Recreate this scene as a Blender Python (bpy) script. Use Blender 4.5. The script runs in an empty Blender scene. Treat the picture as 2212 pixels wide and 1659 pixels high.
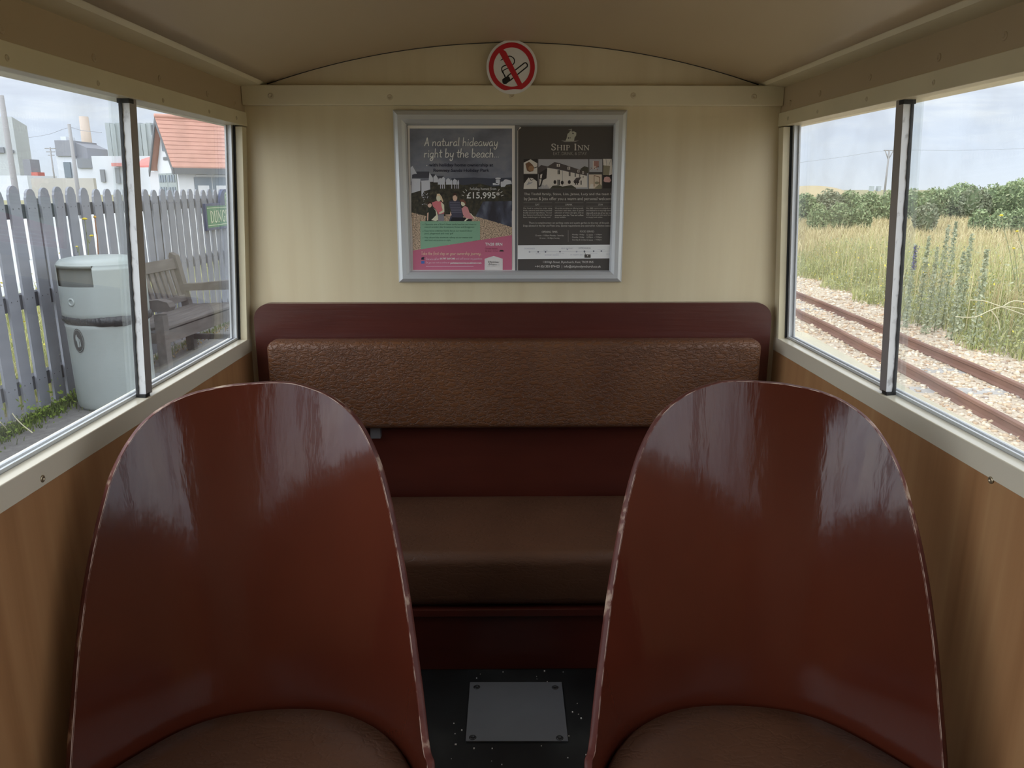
import bpy, bmesh, math, random
import numpy as np
from mathutils import Vector, Matrix
SC = bpy.context.scene
COL = SC.collection
rnd = random.Random(7)
nrg = np.random.default_rng(11)

# ------------------------------------------------------------------ camera
FPX, CX, CY = 1661.0, 1106.0, 829.5
TH = math.atan((CY - 408) / FPX)                 # pitch down
PSI = math.atan(21 / math.hypot(FPX, CY - 408))  # slight yaw to the right
CAM = Vector((-0.0235, 0, 0.912))
RT = Vector((math.cos(PSI), -math.sin(PSI), 0))
FH = Vector((math.sin(PSI), math.cos(PSI), 0))
UPZ = Vector((0, 0, 1))
FW = FH * math.cos(TH) - UPZ * math.sin(TH)
UPV = FH * math.sin(TH) + UPZ * math.cos(TH)
cam = bpy.data.cameras.new('camera'); camo = bpy.data.objects.new('camera', cam); COL.objects.link(camo)
cam.sensor_fit = 'HORIZONTAL'; cam.sensor_width = 36.0; cam.lens = FPX / 2212 * 36.0
cam.clip_start = 0.02; cam.clip_end = 2000
M3 = Matrix((RT, UPV, -FW)).transposed()
camo.matrix_world = Matrix.Translation(CAM) @ M3.to_4x4()
SC.camera = camo


def ray(u, v):
    return FW + RT * ((u - CX) / FPX) - UPV * ((v - CY) / FPX)


def at(u, v, Y):            # photo pixel -> point on the plane y = Y
    d = ray(u, v); return CAM + d * (Y / d.y)


def atx(u, v, X):           # ... on the plane x = X
    d = ray(u, v); return CAM + d * ((X - CAM.x) / d.x)


def atz(u, v, Z):           # ... on the plane z = Z
    d = ray(u, v); return CAM + d * ((Z - CAM.z) / d.z)


# ------------------------------------------------------------------ world, exposure
SC.view_settings.view_transform = 'Standard'
SC.view_settings.look = 'None'
SC.view_settings.exposure = 0.0
SC.view_settings.gamma = 1.0
SC.view_settings.use_curve_mapping = False
W = bpy.data.worlds.new('overcast_sky'); SC.world = W; W.use_nodes = True
nt = W.node_tree; nt.nodes.clear()


def nnode(tree, kind, **kw):
    n = tree.nodes.new(kind)
    for k, v in kw.items(): setattr(n, k, v)
    return n


def ramp(tree, src, stops, interp='LINEAR'):
    r = tree.nodes.new('ShaderNodeValToRGB'); r.color_ramp.interpolation = interp
    e = r.color_ramp.elements
    while len(e) < len(stops): e.new(0.5)
    for el, (p, c) in zip(e, stops):
        el.position = p; el.color = (*c, 1) if len(c) == 3 else c
    tree.links.new(src, r.inputs[0]); return r


FRONT, BACK = 1.25, 4.7      # the unseen sky behind the train is boosted to light the carriage
tc = nnode(nt, 'ShaderNodeTexCoord')
sep = nnode(nt, 'ShaderNodeSeparateXYZ'); nt.links.new(tc.outputs['Generated'], sep.inputs[0])
mp = nnode(nt, 'ShaderNodeMapping'); mp.inputs['Scale'].default_value = (2.2, 2.2, 13.0)
nt.links.new(tc.outputs['Generated'], mp.inputs[0])
nz = nnode(nt, 'ShaderNodeTexNoise'); nz.inputs['Scale'].default_value = 2.3; nz.inputs['Detail'].default_value = 6
nz.inputs['Roughness'].default_value = 0.55; nz.inputs['Distortion'].default_value = 0.4
nt.links.new(mp.outputs[0], nz.inputs['Vector'])
hz = ramp(nt, sep.outputs['Z'], [(0.0, (0.80, 0.86, 0.95)), (0.06, (0.72, 0.81, 0.97)), (0.16, (0.80, 0.86, 0.98)), (0.4, (0.88, 0.90, 0.95))])
cl = ramp(nt, nz.outputs['Fac'], [(0.34, (0.66, 0.71, 0.84)), (0.46, (0.77, 0.83, 0.95)), (0.53, (0.90, 0.94, 1.0)), (0.60, (1.0, 1.0, 1.02))])
cm = nnode(nt, 'ShaderNodeMapRange'); cm.inputs['From Min'].default_value = 0.03; cm.inputs['From Max'].default_value = 0.11
nt.links.new(sep.outputs['Z'], cm.inputs['Value'])
mx = nnode(nt, 'ShaderNodeMix', data_type='RGBA')
nt.links.new(cm.outputs[0], mx.inputs['Factor']); nt.links.new(hz.outputs[0], mx.inputs['A']); nt.links.new(cl.outputs[0], mx.inputs['B'])
br = nnode(nt, 'ShaderNodeMapRange', interpolation_type='SMOOTHSTEP')
br.inputs['From Min'].default_value = 0.78; br.inputs['From Max'].default_value = -0.05
br.inputs['To Min'].default_value = 0.0; br.inputs['To Max'].default_value = BACK - FRONT
nt.links.new(sep.outputs['Y'], br.inputs['Value'])
el = ramp(nt, sep.outputs['Z'], [(0.0, (.35,) * 3), (.10, (.42,) * 3), (.32, (1.0,) * 3), (.84, (1.0,) * 3), (1.0, (.5,) * 3)])   # ... brightest in a band well above the horizon
sd = nnode(nt, 'ShaderNodeMapRange'); sd.inputs['From Min'].default_value = .7; sd.inputs['From Max'].default_value = -.7      # ... and on the platform side
sd.inputs['To Min'].default_value = .62; sd.inputs['To Max'].default_value = 1.38; nt.links.new(sep.outputs['X'], sd.inputs['Value'])
e2 = nnode(nt, 'ShaderNodeMath', operation='MULTIPLY'); nt.links.new(el.outputs[0], e2.inputs[0]); nt.links.new(sd.outputs[0], e2.inputs[1])
bm_m = nnode(nt, 'ShaderNodeMath', operation='MULTIPLY_ADD'); nt.links.new(br.outputs[0], bm_m.inputs[0]); nt.links.new(e2.outputs[0], bm_m.inputs[1]); bm_m.inputs[2].default_value = FRONT
bg = nnode(nt, 'ShaderNodeBackground'); nt.links.new(mx.outputs['Result'], bg.inputs['Color'])
nt.links.new(bm_m.outputs[0], bg.inputs['Strength'])
wo = nnode(nt, 'ShaderNodeOutputWorld'); nt.links.new(bg.outputs[0], wo.inputs[0])
SC.cycles.max_bounces = 10; SC.cycles.diffuse_bounces = 6; SC.cycles.transparent_max_bounces = 24
SC.cycles.sample_clamp_indirect = 6.0

# ------------------------------------------------------------------ materials


def mat(name, col, rough=0.5, metal=0.0, spec=0.5, noise=None, bump=None, island=None, coat=0.0, emit=None):
    """noise = (scale xyz, strength, second colour); bump = (scale xyz, strength, distance)"""
    m = bpy.data.materials.new(name); m.use_nodes = True
    t = m.node_tree; b = t.nodes['Principled BSDF']
    b.inputs['Base Color'].default_value = (*col, 1); b.inputs['Roughness'].default_value = rough
    b.inputs['Metallic'].default_value = metal; b.inputs['Specular IOR Level'].default_value = spec
    b.inputs['Coat Weight'].default_value = coat; b.inputs['Coat Roughness'].default_value = 0.08
    tcn = t.nodes.new('ShaderNodeTexCoord')
    if noise:
        sc, stops, det = noise
        mpn = t.nodes.new('ShaderNodeMapping'); mpn.inputs['Scale'].default_value = sc
        t.links.new(tcn.outputs['Object'], mpn.inputs[0])
        n = t.nodes.new('ShaderNodeTexNoise'); n.inputs['Scale'].default_value = 1.0; n.inputs['Detail'].default_value = det
        t.links.new(mpn.outputs[0], n.inputs['Vector'])
        r = ramp(t, n.outputs['Fac'], stops); t.links.new(r.outputs[0], b.inputs['Base Color'])
    if island:
        g = t.nodes.new('ShaderNodeNewGeometry')
        r = ramp(t, g.outputs['Random Per Island'], island); t.links.new(r.outputs[0], b.inputs['Base Color'])
    if bump:
        sc, st, dist, det = bump
        mpn = t.nodes.new('ShaderNodeMapping'); mpn.inputs['Scale'].default_value = sc
        t.links.new(tcn.outputs['Object'], mpn.inputs[0])
        n = t.nodes.new('ShaderNodeTexNoise'); n.inputs['Scale'].default_value = 1.0; n.inputs['Detail'].default_value = det
        t.links.new(mpn.outputs[0], n.inputs['Vector'])
        bp = t.nodes.new('ShaderNodeBump'); bp.inputs['Strength'].default_value = st; bp.inputs['Distance'].default_value = dist
        t.links.new(n.outputs['Fac'], bp.inputs['Height']); t.links.new(bp.outputs[0], b.inputs['Normal'])
    return m


def S(r, g, b):             # sRGB 0-255 -> linear
    f = lambda c: (c / 255 / 12.92) if c <= 10.31 else ((c / 255 + 0.055) / 1.055) ** 2.4
    return (f(r), f(g), f(b))


def sc3(c, k): return tuple(x * k for x in c)


CREAM = mat('cream_paint', (0.66, 0.58, 0.40), 0.38, noise=((9, 9, 9), [(0.3, (0.62, 0.545, 0.37)), (0.7, (0.69, 0.61, 0.42))], 4), bump=((60, 12, 60), 0.08, 0.001, 3))
SILLP = mat('glossy_cream_sill', (0.80, 0.735, 0.58), 0.2, spec=0.6, coat=0.5)
BIRCH = mat('pale_laminate', (0.6, 0.5, 0.34), 0.42, noise=((26, 5, 1.6), [(0.25, (0.58, 0.475, 0.30)), (0.5, (0.625, 0.525, 0.34)), (0.75, (0.655, 0.56, 0.372))], 5))
FRIEZE = mat('fawn_laminate', (0.42, 0.33, 0.22), 0.45, noise=((3, 3, 3), [(0.3, (0.40, 0.30, 0.185)), (0.7, (0.45, 0.345, 0.22))], 3))
CEIL = mat('ceiling_laminate', (0.48, 0.38, 0.25), 0.4, noise=((1.6, 0.9, 3), [(0.3, (0.42, 0.315, 0.19)), (0.7, (0.50, 0.39, 0.245))], 4))
TEAK = mat('wall_teak', (0.3, 0.17, 0.07), 0.4, noise=((10, 34, 1.1), [(0.2, (0.33, 0.158, 0.066)), (0.45, (0.42, 0.217, 0.095)), (0.6, (0.455, 0.245, 0.11)), (0.8, (0.52, 0.30, 0.14))], 8), bump=((30, 140, 4), 0.12, 0.001, 4))
MAROON = mat('maroon_gloss_paint', (0.085, 0.018, 0.010), 0.11, spec=0.47, noise=((4, 4, 2.5), [(0.3, (0.062, 0.0125, 0.007)), (0.7, (0.088, 0.019, 0.0095))], 3), bump=((21, 21, 1.6), 0.35, 0.004, 5))
MAROON2 = mat('maroon_brushed_paint', (0.085, 0.018, 0.010), 0.30, spec=0.5, noise=((4, 4, 14), [(0.3, (0.058, 0.0115, 0.0075)), (0.7, (0.08, 0.017, 0.0105))], 3), bump=((9, 9, 130), 0.25, 0.0012, 4))


def worn_mat():
    m = mat('worn_maroon_edge', (0.1, 0.02, 0.01), 0.5, spec=0.25)
    t = m.node_tree; b = t.nodes['Principled BSDF']; tcn = t.nodes.new('ShaderNodeTexCoord')
    n = t.nodes.new('ShaderNodeTexNoise'); n.inputs['Scale'].default_value = 26; n.inputs['Detail'].default_value = 9
    t.links.new(tcn.outputs['Object'], n.inputs['Vector'])
    r = ramp(t, n.outputs['Fac'], [(0.48, (0.085, 0.022, 0.017)), (0.60, (0.12, 0.04, 0.03)), (0.655, (0.34, 0.23, 0.17)), (0.72, (0.5, 0.39, 0.27))])
    t.links.new(r.outputs[0], b.inputs['Base Color']); return m


WORN = worn_mat()
CHIP = mat('bare_paint_line', (0.40, 0.26, 0.20), 0.55, spec=0.2, noise=((60, 60, 60), [(0.40, (0.14, 0.045, 0.035)), (0.56, (0.52, 0.38, 0.31))], 3))


def leather(name, c1, c2, big):
    m = mat(name, c1, 0.36, spec=0.35)
    t = m.node_tree; b = t.nodes['Principled BSDF']; tcn = t.nodes.new('ShaderNodeTexCoord')
    n0 = t.nodes.new('ShaderNodeTexNoise'); n0.inputs['Scale'].default_value = 7; n0.inputs['Detail'].default_value = 4
    t.links.new(tcn.outputs['Object'], n0.inputs['Vector'])
    r = ramp(t, n0.outputs['Fac'], [(0.3, c1), (0.7, c2)]); t.links.new(r.outputs[0], b.inputs['Base Color'])
    # creases: distorted cells stretched along a slant
    mpn = t.nodes.new('ShaderNodeMapping'); mpn.inputs['Rotation'].default_value = (0, 0.6, 0); mpn.inputs['Scale'].default_value = (big * 0.7, big, big * 1.5)
    t.links.new(tcn.outputs['Object'], mpn.inputs[0])
    dn = t.nodes.new('ShaderNodeTexNoise'); dn.inputs['Scale'].default_value = 2.0; dn.inputs['Detail'].default_value = 3
    t.links.new(mpn.outputs[0], dn.inputs['Vector'])
    ad = t.nodes.new('ShaderNodeVectorMath'); ad.operation = 'MULTIPLY_ADD'
    t.links.new(dn.outputs['Color'], ad.inputs[0]); ad.inputs[1].default_value = (1.6, 1.6, 1.6); t.links.new(mpn.outputs[0], ad.inputs[2])
    vo = t.nodes.new('ShaderNodeTexVoronoi'); vo.feature = 'DISTANCE_TO_EDGE'; vo.inputs['Scale'].default_value = 1.0
    t.links.new(ad.outputs[0], vo.inputs['Vector'])
    cr = ramp(t, vo.outputs['Distance'], [(0.0, (0, 0, 0)), (0.13, (0.8, 0.8, 0.8)), (0.4, (1, 1, 1))])
    fn = t.nodes.new('ShaderNodeTexNoise'); fn.inputs['Scale'].default_value = 190; fn.inputs['Detail'].default_value = 2
    t.links.new(tcn.outputs['Object'], fn.inputs['Vector'])
    b1 = t.nodes.new('ShaderNodeBump'); b1.inputs['Strength'].default_value = 0.9; b1.inputs['Distance'].default_value = 0.0016
    t.links.new(cr.outputs[0], b1.inputs['Height'])
    b2 = t.nodes.new('ShaderNodeBump'); b2.inputs['Strength'].default_value = 0.25; b2.inputs['Distance'].default_value = 0.001
    t.links.new(fn.outputs['Fac'], b2.inputs['Height']); t.links.new(b1.outputs[0], b2.inputs['Normal'])
    t.links.new(b2.outputs[0], b.inputs['Normal']); return m


LEATH = leather('creased_brown_leatherette', (0.095, 0.036, 0.015), (0.13, 0.052, 0.021), 75)
LEATH2 = leather('smooth_brown_leatherette', (0.068, 0.030, 0.016), (0.09, 0.040, 0.021), 30)
LEATH2.node_tree.nodes['Principled BSDF'].inputs['Roughness'].default_value = 0.42
for n in LEATH2.node_tree.nodes:
    if n.type == 'BUMP': n.inputs['Strength'].default_value *= 0.28
RUBBER = mat('black_rubber', (0.012, 0.012, 0.012), 0.6)
FLOOR = mat('scuffed_black_lino', (0.015, 0.016, 0.016), 0.45, noise=((9, 5, 9), [(0.35, (0.005, 0.005, 0.005)), (0.55, (0.011, 0.012, 0.012)), (0.75, (0.03, 0.032, 0.031))], 8), bump=((40, 40, 40), 0.2, 0.001, 4))
STEEL = mat('dull_steel', (0.2, 0.2, 0.21), 0.45, metal=0.5, noise=((9, 9, 9), [(0.3, (0.19, 0.195, 0.21)), (0.7, (0.215, 0.22, 0.235))], 5))
DSTEEL = mat('dark_steel', (0.05, 0.05, 0.05), 0.4, metal=0.6)
BRASS = mat('dull_brass', (0.5, 0.42, 0.28), 0.35, metal=0.8)
ALU = mat('satin_aluminium', (0.56, 0.57, 0.58), 0.42, metal=0.4, bump=((40, 40, 40), 0.03, 0.001, 2))
ALU_LIT = mat('lit_pitted_aluminium', (0.72, 0.72, 0.71), 0.5, metal=0.15, noise=((90, 90, 60), [(0.30, (0.45, 0.44, 0.44)), (0.42, (0.72, 0.72, 0.72))], 4))  # mullion's near face: window light put into the colour, the pits are its own
ALU_SHADE = mat('shaded_aluminium', (0.34, 0.31, 0.29), 0.45, metal=0.2)  # mullion's inner face: its shade is put into the colour
WHITE = mat('white_print', (.74, .72, .68), 0.5)
PRED = mat('red_print', (.50, .012, .022), 0.4)
PBLACK = mat('black_print', (0.008, 0.008, 0.008), 0.4)


def glass_mat(name, haze):
    m = bpy.data.materials.new(name); m.use_nodes = True; t = m.node_tree; t.nodes.clear()
    tr = t.nodes.new('ShaderNodeBsdfTransparent'); tr.inputs[0].default_value = (0.97, 0.985, 0.98, 1)
    gl = t.nodes.new('ShaderNodeBsdfGlossy'); gl.inputs['Roughness'].default_value = 0.01
    df = t.nodes.new('ShaderNodeBsdfDiffuse'); df.inputs[0].default_value = (0.8, 0.8, 0.8, 1)
    lw = t.nodes.new('ShaderNodeLayerWeight'); lw.inputs['Blend'].default_value = 0.5
    pw = t.nodes.new('ShaderNodeMath'); pw.operation = 'POWER'; pw.inputs[1].default_value = 5.0; t.links.new(lw.outputs['Facing'], pw.inputs[0])
    fr = t.nodes.new('ShaderNodeMath'); fr.operation = 'MULTIPLY_ADD'; fr.inputs[1].default_value = 0.96; fr.inputs[2].default_value = 0.04; t.links.new(pw.outputs[0], fr.inputs[0])
    m1 = t.nodes.new('ShaderNodeMixShader'); t.links.new(fr.outputs[0], m1.inputs[0]); t.links.new(tr.outputs[0], m1.inputs[1]); t.links.new(gl.outputs[0], m1.inputs[2])
    tcn = t.nodes.new('ShaderNodeTexCoord'); n = t.nodes.new('ShaderNodeTexNoise'); n.inputs['Scale'].default_value = 9; n.inputs['Detail'].default_value = 6
    t.links.new(tcn.outputs['Object'], n.inputs['Vector'])
    r = ramp(t, n.outputs['Fac'], [(0.45, (haze * 0.5,) * 3), (0.72, (haze * 2.4,) * 3)])
    m2 = t.nodes.new('ShaderNodeMixShader'); t.links.new(r.outputs[0], m2.inputs[0]); t.links.new(m1.outputs[0], m2.inputs[1]); t.links.new(df.outputs[0], m2.inputs[2])
    o = t.nodes.new('ShaderNodeOutputMaterial'); t.links.new(m2.outputs[0], o.inputs[0]); return m


GLASS = glass_mat('dusty_window_glass', 0.045)

# ------------------------------------------------------------------ mesh helpers


class MB:
    """collects polygons with materials and links them as ONE mesh object"""
    def __init__(s): s.v = []; s.f = []; s.m = []; s.mats = []; s.sm = []

    def mi(s, m):
        if m not in s.mats: s.mats.append(m)
        return s.mats.index(m)

    def add(s, vs, fs, m, smooth=False):
        o = len(s.v); s.v += [tuple(v) for v in vs]; k = s.mi(m)
        for f in fs: s.f.append(tuple(i + o for i in f)); s.m.append(k); s.sm.append(smooth)
        return s

    def box(s, lo, hi, m, M=None, bev=0.0):
        bm = bmesh.new(); bmesh.ops.create_cube(bm, size=1)
        for v in bm.verts: v.co = Vector([(a + b) / 2 + c * (b - a) for a, b, c in zip(lo, hi, v.co)])
        if bev: bmesh.ops.bevel(bm, geom=bm.edges[:], offset=bev, segments=2, affect='EDGES', profile=0.5)
        if M is not None: bmesh.ops.transform(bm, matrix=M, verts=bm.verts)
        bm.normal_update(); s.bm(bm, m); return s

    def bm(s, bm, m, smooth=False):
        bm.verts.index_update()
        s.add([v.co[:] for v in bm.verts], [[v.index for v in f.verts] for f in bm.faces], m, smooth); bm.free()

    def prism(s, poly, d, m, frame=None, smooth=False):
        """poly: 3D points of one cap; d: extrusion vector"""
        n = len(poly); d = Vector(d)
        a = [Vector(p) for p in poly]; b = [p + d for p in a]
        nn = Vector((0, 0, 0))
        for i in range(n): nn += a[i].cross(a[(i + 1) % n])
        fl = nn.dot(d) > 0
        cap1 = list(range(n)); cap2 = list(range(n, 2 * n))
        s.add(a + b, [cap1[::-1] if fl else cap1, cap2 if fl else cap2[::-1]], m)
        s.add(a + b, [(i, (i + 1) % n, n + (i + 1) % n, n + i) if fl else (i, n + i, n + (i + 1) % n, (i + 1) % n) for i in range(n)], m, smooth)
        return s

    def lathe(s, prof, c, m, seg=32, smooth=True, axis=None):
        vs = []; n = len(prof)
        for k in range(seg):
            a = 2 * math.pi * k / seg
            for r, z in prof: vs.append(Vector((r * math.cos(a), r * math.sin(a), z)))
        if axis is not None:
            q = Vector((0, 0, 1)).rotation_difference(Vector(axis).normalized()).to_matrix(); vs = [q @ v for v in vs]
        vs = [v + Vector(c) for v in vs]
        fs = []
        for k in range(seg):
            k2 = (k + 1) % seg
            for i in range(n - 1): fs.append((k * n + i, k2 * n + i, k2 * n + i + 1, k * n + i + 1))
        fs.append([k * n + n - 1 for k in range(seg)]); fs.append([k * n for k in range(seg)][::-1])
        s.add(vs, fs, m, smooth); return s

    def tube(s, pts, r, m, seg=8, smooth=True):
        pts = [Vector(p) for p in pts]; n = len(pts)
        rs = r if isinstance(r, (list, tuple)) else [r] * n
        vs = []
        for i, p in enumerate(pts):
            t = (pts[min(i + 1, n - 1)] - pts[max(i - 1, 0)]).normalized()
            a = t.cross(Vector((0.13, 0.21, 1)) if abs(t.z) < 0.9 else Vector((1, 0.1, 0))).normalized(); b = t.cross(a)
            for k in range(seg):
                q = 2 * math.pi * k / seg; vs.append(p + (a * math.cos(q) + b * math.sin(q)) * rs[i])
        fs = []
        for i in range(n - 1):
            for k in range(seg):
                k2 = (k + 1) % seg; fs.append((i * seg + k, i * seg + k2, (i + 1) * seg + k2, (i + 1) * seg + k))
        fs.append(list(range(seg))[::-1]); fs.append([(n - 1) * seg + k for k in range(seg)])
        s.add(vs, fs, m, smooth); return s

    def build(s, name, parent=None, origin=None):
        me = bpy.data.meshes.new(name)
        o3 = Vector(origin) if origin is not None else Vector((0, 0, 0))
        me.from_pydata([tuple(Vector(v) - o3) for v in s.v], [], s.f)
        for m in s.mats: me.materials.append(m)
        me.polygons.foreach_set('material_index', s.m); me.polygons.foreach_set('use_smooth', s.sm); me.update()
        ob = bpy.data.objects.new(name, me); COL.objects.link(ob)
        if origin is not None: ob.location = o3
        if parent is not None:
            ob.parent = parent
            bpy_loc = parent.matrix_basis
            ob.matrix_parent_inverse = bpy_loc.inverted()
        return ob


def tag(o, label, cat, group=None, kind=None):
    if label: o['label'] = label
    if cat: o['category'] = cat
    if group: o['group'] = group
    if kind: o['kind'] = kind
    return o


def structure(o, label=None):
    o['kind'] = 'structure'
    if label: o['label'] = label
    return o


def empty(name, loc, label, cat, group=None):
    o = bpy.data.objects.new(name, None); COL.objects.link(o); o.location = loc; o.empty_display_size = 0.05
    return tag(o, label, cat, group)


def dup(root, label=None, offset=(0, 0, 0), mats=None):
    r = root.copy(); COL.objects.link(r)
    r.location = Vector(root.location) + Vector(offset)
    if label: r['label'] = label
    for ch in list(root.children):
        c = ch.copy(); COL.objects.link(c); c.parent = r
        for g in list(ch.children):
            d = g.copy(); COL.objects.link(d); d.parent = c
    return r


def bevel(o, w, seg=2):
    md = o.modifiers.new('bevel', 'BEVEL'); md.width = w; md.segments = seg; md.limit_method = 'ANGLE'; md.angle_limit = math.radians(40)
    md.harden_normals = False
    return o


def rounded_box(name, lo, hi, m, r, seg=4, parent=None, smooth=True, puff=0.0, sub=0):
    bm = bmesh.new(); bmesh.ops.create_cube(bm, size=1)
    for v in bm.verts: v.co = Vector([(a + b) / 2 + c * (b - a) for a, b, c in zip(lo, hi, v.co)])
    bmesh.ops.bevel(bm, geom=bm.edges[:], offset=r, segments=seg, affect='EDGES', profile=0.5)
    mb = MB(); mb.bm(bm, m, smooth); o = mb.build(name, parent)
    return o


# ================================================================== THE CARRIAGE
YF, YB = 1.635, -1.25        # end wall in front of the camera, end wall behind it
ARC_R = (0.494 ** 2 + 0.079 ** 2) / (2 * 0.079)


def arc_z(x): return 1.192 - ARC_R + math.sqrt(ARC_R ** 2 - x * x)


# floor
structure(MB().box((-0.62, YB - .03, -0.05), (0.62, YF + .03, 0.0), FLOOR).build('floor'))
# ceiling: a thin barrel vault
mb = MB(); xs = [-.60, -.4891] + [-.4885 + .977 * i / 34 for i in range(35)] + [.4891, .60]; N = len(xs) - 1
lo = [(x, arc_z(x) if abs(x) < .489 else 1.126) for x in xs]
vs = [(x, YB - .04, z) for x, z in lo] + [(x, YF + .04, z) for x, z in lo] + [(x, YB - .04, z + .025) for x, z in lo] + [(x, YF + .04, z + .025) for x, z in lo]
n = N + 1
mb.add(vs, [(i, n + i, n + i + 1, i + 1) for i in range(N)], CEIL, True)
mb.add(vs, [(2 * n + i, 2 * n + i + 1, 3 * n + i + 1, 3 * n + i) for i in range(N)], CREAM, True)
mb.add(vs, [(0, 2 * n, 3 * n, n), (N, n + N, 3 * n + N, 2 * n + N)], CREAM)
structure(mb.build('ceiling'))


def end_wall(name, y0, y1, hole=None):
    mb = MB()
    arc = [(x, arc_z(x) + .012) for x in [0.56 - 1.12 * i / 30 for i in range(31)]]
    if hole is None:
        poly = [(-0.585, 0), (0.585, 0), (0.56, 1.06)] + arc + [(-0.56, 1.06)]
        mb.prism([(x, y0, z) for x, z in poly], (0, y1 - y0, 0), BIRCH)
    else:
        hx, h0, h1 = hole
        mb.box((-0.585, y0, 0), (0.585, y1, h0), TEAK)
        for s in (-1, 1):
            a, b = sorted((s * hx, s * 0.585)); mb.box((a, y0, h0), (b, y1, h1), BIRCH)
        poly = [(-0.56, h1), (0.56, h1)] + arc
        mb.prism([(x, y0, z) for x, z in poly], (0, y1 - y0, 0), BIRCH)
    return structure(mb.build(name))


end_wall('wall_back', YF, YF + .03)
end_wall('wall_front', YB - .03, YB)


def screw(name, p, nrm, r, m, parent):
    nrm = Vector(nrm).normalized()
    return MB().lathe([(0.0005, 0.0004), (r * 0.35, 0.0003), (r * 0.4, 0.0012), (r * 0.8, 0.0011), (r, 0.0004), (r, -0.001)], Vector(p), m, 14, True, nrm).build(name, parent)


PLUG = mat('cream_screw_head', (0.54, 0.46, 0.31), 0.4)
# side walls below the windows, sills, friezes, windows
for s, side, wn, ymull in ((-1, 'left', 'window_1', 1.14), (1, 'right', 'window_2', 1.14)):
    # lower wall and frieze
    mb = MB()
    a, b = sorted((s * 0.566, s * 0.60)); mb.box((a, YB - .03, 0), (b, YF + .03, 0.575), TEAK)
    fr = [(s * .5395, 1.058), (s * .5385, 1.125), (s * .60, 1.125), (s * .60, 1.058)]
    mb.prism([(x, YB - .03, z) for x, z in fr], (0, YF + .06 - YB, 0), FRIEZE)
    wall = structure(mb.build('wall_' + side))
    pl = [(203, 125), (345, 170), (448, 203), (507, 222), (2, 62)] if s < 0 else [(2028, 124), (1879, 167), (1771, 202), (1707, 222), (2170, 78)]
    for u, v in pl: screw('screw_plug', atx(u, v, s * .539), (-s, 0, 0), .0052, FRIEZE, wall)
    # cornice moulding
    prof = [(s * .541, 1.1075), (s * .501, 1.1115), (s * .4925, 1.1165), (s * .492, 1.128), (s * .541, 1.128)]
    structure(MB().prism([(x, YB, z) for x, z in prof], (0, YF - YB - .001, 0), CREAM).build('trim_%d' % (1 if s < 0 else 2)))
    # window: sill, head board, jamb, channels, mullions, panes
    w = structure(bpy.data.objects.new(wn, None)); COL.objects.link(w); w.location = (s * .58, 0.2, .6)
    sill = [(s * .5645, .573), (s * .5645, .6015), (s * .5653, .6023), (s * .583, .6035), (s * .616, .600), (s * .616, .573)]
    so = bevel(MB().prism([(x, YB, z) for x, z in sill], (0, YF - YB, 0), SILLP).build('sill', w), .0006)
    screw('screw', atx(92, 1034, -.5645) if s < 0 else atx(2140, 1037, .5645), (-s, 0, 0), .0045, BRASS, w)
    ch = [(s * .583, .604), (s * .583, .6085), (s * .5865, .6085), (s * .5865, .6055), (s * .5925, .6055), (s * .5925, .6085), (s * .596, .6085), (s * .596, .603)]
    MB().prism([(x, YB, z) for x, z in ch], (0, YF - YB, 0), ALU).build('lower_channel', w)
    head = [(s * .5365, 1.034), (s * .5365, 1.0605), (s * .585, 1.0605), (s * .585, 1.034)]
    hb = bevel(MB().prism([(x, YB, z) for x, z in head], (0, YF - YB, 0), CREAM).build('head_board', w), .001)
    pl = [(15, 125), (212, 180), (352, 217), (452, 241), (511, 255)] if s < 0 else [(2017, 178), (1872, 214), (1766, 241), (1702, 256)]
    for u, v in pl: screw('screw', atx(u, v, s * .5365), (-s, 0, 0), .0035, PLUG, w)
    # glass plane leans in towards the top

    def gx(z, o=0.0): return s * (.569 + (z - .607) / .423 * (.543 - .569) + o)

    def leaning(y0, y1, o0, o1, m, z0=.6055, z1=1.036):
        P = [(gx(z0, o0), y0, z0), (gx(z0, o1), y0, z0), (gx(z1, o1), y0, z1), (gx(z1, o0), y0, z1)]
        return MB().prism(P, (0, y1 - y0, 0), m)
    yms = [ymull, .22, -.62]
    for ym in yms:
        ym += .002; mo = leaning(ym, ym + .0005, 0, .0108, ALU_LIT)              # thin near face in the lit tone
        mo.add(leaning(ym + .0006, ym + .0215, 0, .0108, ALU_SHADE).v, leaning(ym + .0006, ym + .0215, 0, .0108, ALU_SHADE).f, ALU_SHADE)  # rest of the post in the shaded tone
        q = leaning(ym + .020, ym + .030, .016, .025, ALU); mo.add(q.v, q.f, ALU)
        m_ = mo.build('mullion', w)
        gk = MB(); zz = [.604 + (1.036 - .604) * i / 60 for i in range(61)]
        vs = []
        for z in zz:
            j = rnd.uniform(0, .0016); vs += [(gx(z, .0108 - j), ym - .0015, z), (gx(z, .0145), ym - .0015, z), (gx(z, .0145), ym + .006, z), (gx(z, .0108), ym + .006, z)]
        gk.add(vs, [(4 * i + a, 4 * i + (a + 1) % 4, 4 * i + 4 + (a + 1) % 4, 4 * i + 4 + a) for i in range(60) for a in range(4)], RUBBER)
        for z0, z1 in ((.602, .608), (1.028, 1.036)):
            q = leaning(ym - .003, ym + .012, -.0006, .016, RUBBER, z0, z1); gk.add(q.v, q.f, RUBBER)
        g_ = gk.build('rubber_gasket', m_); g_.parent = m_; g_.matrix_parent_inverse = Matrix()
    # far upright: aluminium channel and cream jamb
    ec = leaning(1.602, 1.634, .0135, .027, ALU)
    for o0, o1 in ((.0135, .0165), (.024, .027)):
        q = leaning(1.597, 1.602, o0, o1, ALU); ec.add(q.v, q.f, ALU)
    ec.build('end_channel', w)
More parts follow.
